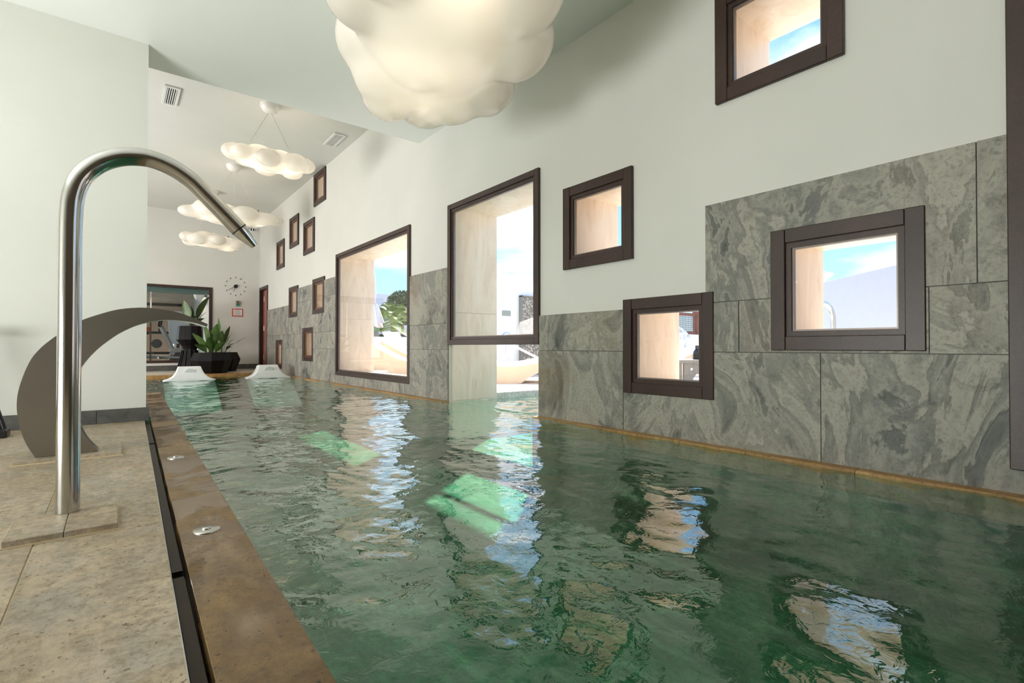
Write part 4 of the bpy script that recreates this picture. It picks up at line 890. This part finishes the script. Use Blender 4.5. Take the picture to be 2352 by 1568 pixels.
# rock cascade, lattice fence, table and bottle seen through the low square window
def rock():
    bm = bmesh.new(); bmesh.ops.create_icosphere(bm, subdivisions=5, radius=1.0); r = random.Random(9); ph = [(r.uniform(1, 5), r.uniform(1, 5), r.uniform(1, 5), r.uniform(0, 6)) for _ in range(9)]
    for v in bm.verts:
        n = v.co.normalized(); d = 1+sum(0.06*math.sin(a*n.x*2+b*n.y*2+c*n.z*2+p) for a, b, c, p in ph); v.co = Vector((n.x*1.0*d, n.y*0.7*d, n.z*0.95*d))
    me = bpy.data.meshes.new('rock_cascade'); bm.to_mesh(me); bm.free(); me.materials.append(M['rock_white'])
    o = link(bpy.data.objects.new('rock_cascade', me)); o.location = (8.75, 6.25, 0.12); tag(o, 'white rock mound with water running down, seen through the low square window', 'rock')
rock()
struct(B().box((7.6, 2.0, TZ), (16, 7.0, 0.12)).build('trim_6', 'render_white'), 'white raised terrace edge behind the table')
struct(B().box((10.4, 6.9, TZ), (16.0, 7.2, 0.85)).build('wall_garden_low', 'render_white'), 'low white wall under the lattice fence')
lf = tag(empty('lattice_fence', (12.3, 7.05, 0.0)), 'reddish-brown fence of posts and fine mesh on the low white wall', 'fence')
for x in (-1.85, -0.7, 0.75, 2.2): B().box((x-0.07, -0.07, 0.0), (x+0.07, 0.07, 1.44)).build('post', 'fence_wood', lf)
for z in (0.86, 1.32): B().box((-1.85, -0.04, z), (2.2, 0.04, z+0.07)).build('rail', 'fence_wood', lf)
b = B()
for k in range(60): b.box((-1.8+k*0.0665, -0.006, 0.88), (-1.788+k*0.0665, 0.006, 1.34))
for k in range(8): b.box((-1.8, -0.006, 0.93+k*0.05), (2.15, 0.006, 0.942+k*0.05))
tag(b.build('wire_mesh', 'wire', lf), kind='stuff')
tb = tag(empty('low_table', (5.75, 3.55, TZ), math.radians(-30)), 'low grey plank table outside the low square window', 'table')
B().box((-0.75, -0.3, 0.30), (0.75, 0.3, 0.34)).build('tabletop', 'table_grey', tb, 0.005)
for x in (-0.55, 0.0, 0.55):
    ap = B().prism([(x-0.26, 0.30), (x+0.26, 0.30), (x+0.26, 0.0), (x+0.16, 0.0), (x+0.14, 0.12), (x+0.10, 0.17), (x-0.10, 0.17), (x-0.14, 0.12), (x-0.16, 0.0), (x-0.26, 0.0)], -0.28, -0.25).build('apron', 'table_grey', tb)
    for q in (-0.17, 0.17): B().tube([(x+q, -0.282, 0.23), (x+q, -0.292, 0.23)], 0.016, 12).build('bolt', 'canopy_white', ap)
bo = tag(empty('bottle', (5.72, 3.47, TZ+0.34)), 'small black bottle on the low grey table', 'bottle')
B().lathe([(0.05, 0), (0.052, 0.01), (0.045, 0.10), (0.02, 0.13), (0.0, 0.13)], 16).build('body', 'bottle_black', bo); B().lathe([(0.022, 0.128), (0.022, 0.175), (0.0, 0.178)], 12).build('cap', 'bottle_black', bo)
sh = tag(empty('shell_basin', (8.3, 4.9, TZ), 0.4), 'white curved basin lip in front of the rock mound', 'basin')
B().lathe([(0.12, 0), (0.15, 0.08), (0.42, 0.30), (0.55, 0.36), (0.52, 0.37), (0.38, 0.31), (0.0, 0.2)], 28).build('bowl', 'render_white', sh); B().lathe([(0.2, 0), (0.12, 0.06), (0.0, 0.06)], 20).build('foot', 'render_white', sh)

# wall, rail and disc lamp seen through the square window in the slate
def skew_wall(p, q, z0, z1, th):
    p, q = Vector((*p, 0)), Vector((*q, 0)); n = (q-p).normalized().cross(Vector((0, 0, 1)))*th; b = B()
    return b.prism([(p.x, p.y), (q.x, q.y), (q.x-n.x, q.y-n.y), (p.x-n.x, p.y-n.y)], z0, z1, 'z')
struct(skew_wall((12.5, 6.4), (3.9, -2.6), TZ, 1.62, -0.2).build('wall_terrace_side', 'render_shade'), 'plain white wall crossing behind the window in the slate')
lr = tag(empty('ladder_rail', (5.0, 1.78, TZ), math.radians(-38.5)), 'chrome looped pool rail outside the window in the slate', 'handrail')
B().tube(catmull([(0.085, 0, 0), (0.085, 0, 0.4), (0.085, 0, 0.70), (0.078, 0, 0.79), (0.05, 0, 0.86), (0.0, 0, 0.893), (-0.06, 0, 0.875), (-0.12, 0, 0.80), (-0.17, 0, 0.70), (-0.20, 0, 0.45), (-0.20, 0, 0.0)], 5), 0.022, 14).build('loop', 'chrome', lr)
for x in (0.085, -0.20): B().lathe([(0.05, 0), (0.05, 0.012), (0.026, 0.03), (0.0, 0.03)], 20, (x, 0, 0)).build('foot_flange', 'chrome', lr)
dl = tag(empty('disc_lamp', (10.6, 3.82, TZ-0.1)), 'white disc-topped garden lamp post above the plain white wall', 'lamp')
B().bar((0, 0, 0), (0, 0, 1.75), 0.05, 10).build('post', 'gym_dark', dl); B().lathe([(0.0, 1.74), (0.07, 1.75), (0.08, 1.88), (0.2, 1.95), (0.22, 1.99), (0.1, 2.03), (0.0, 2.035)], 24).build('disc', 'canopy_white', dl)
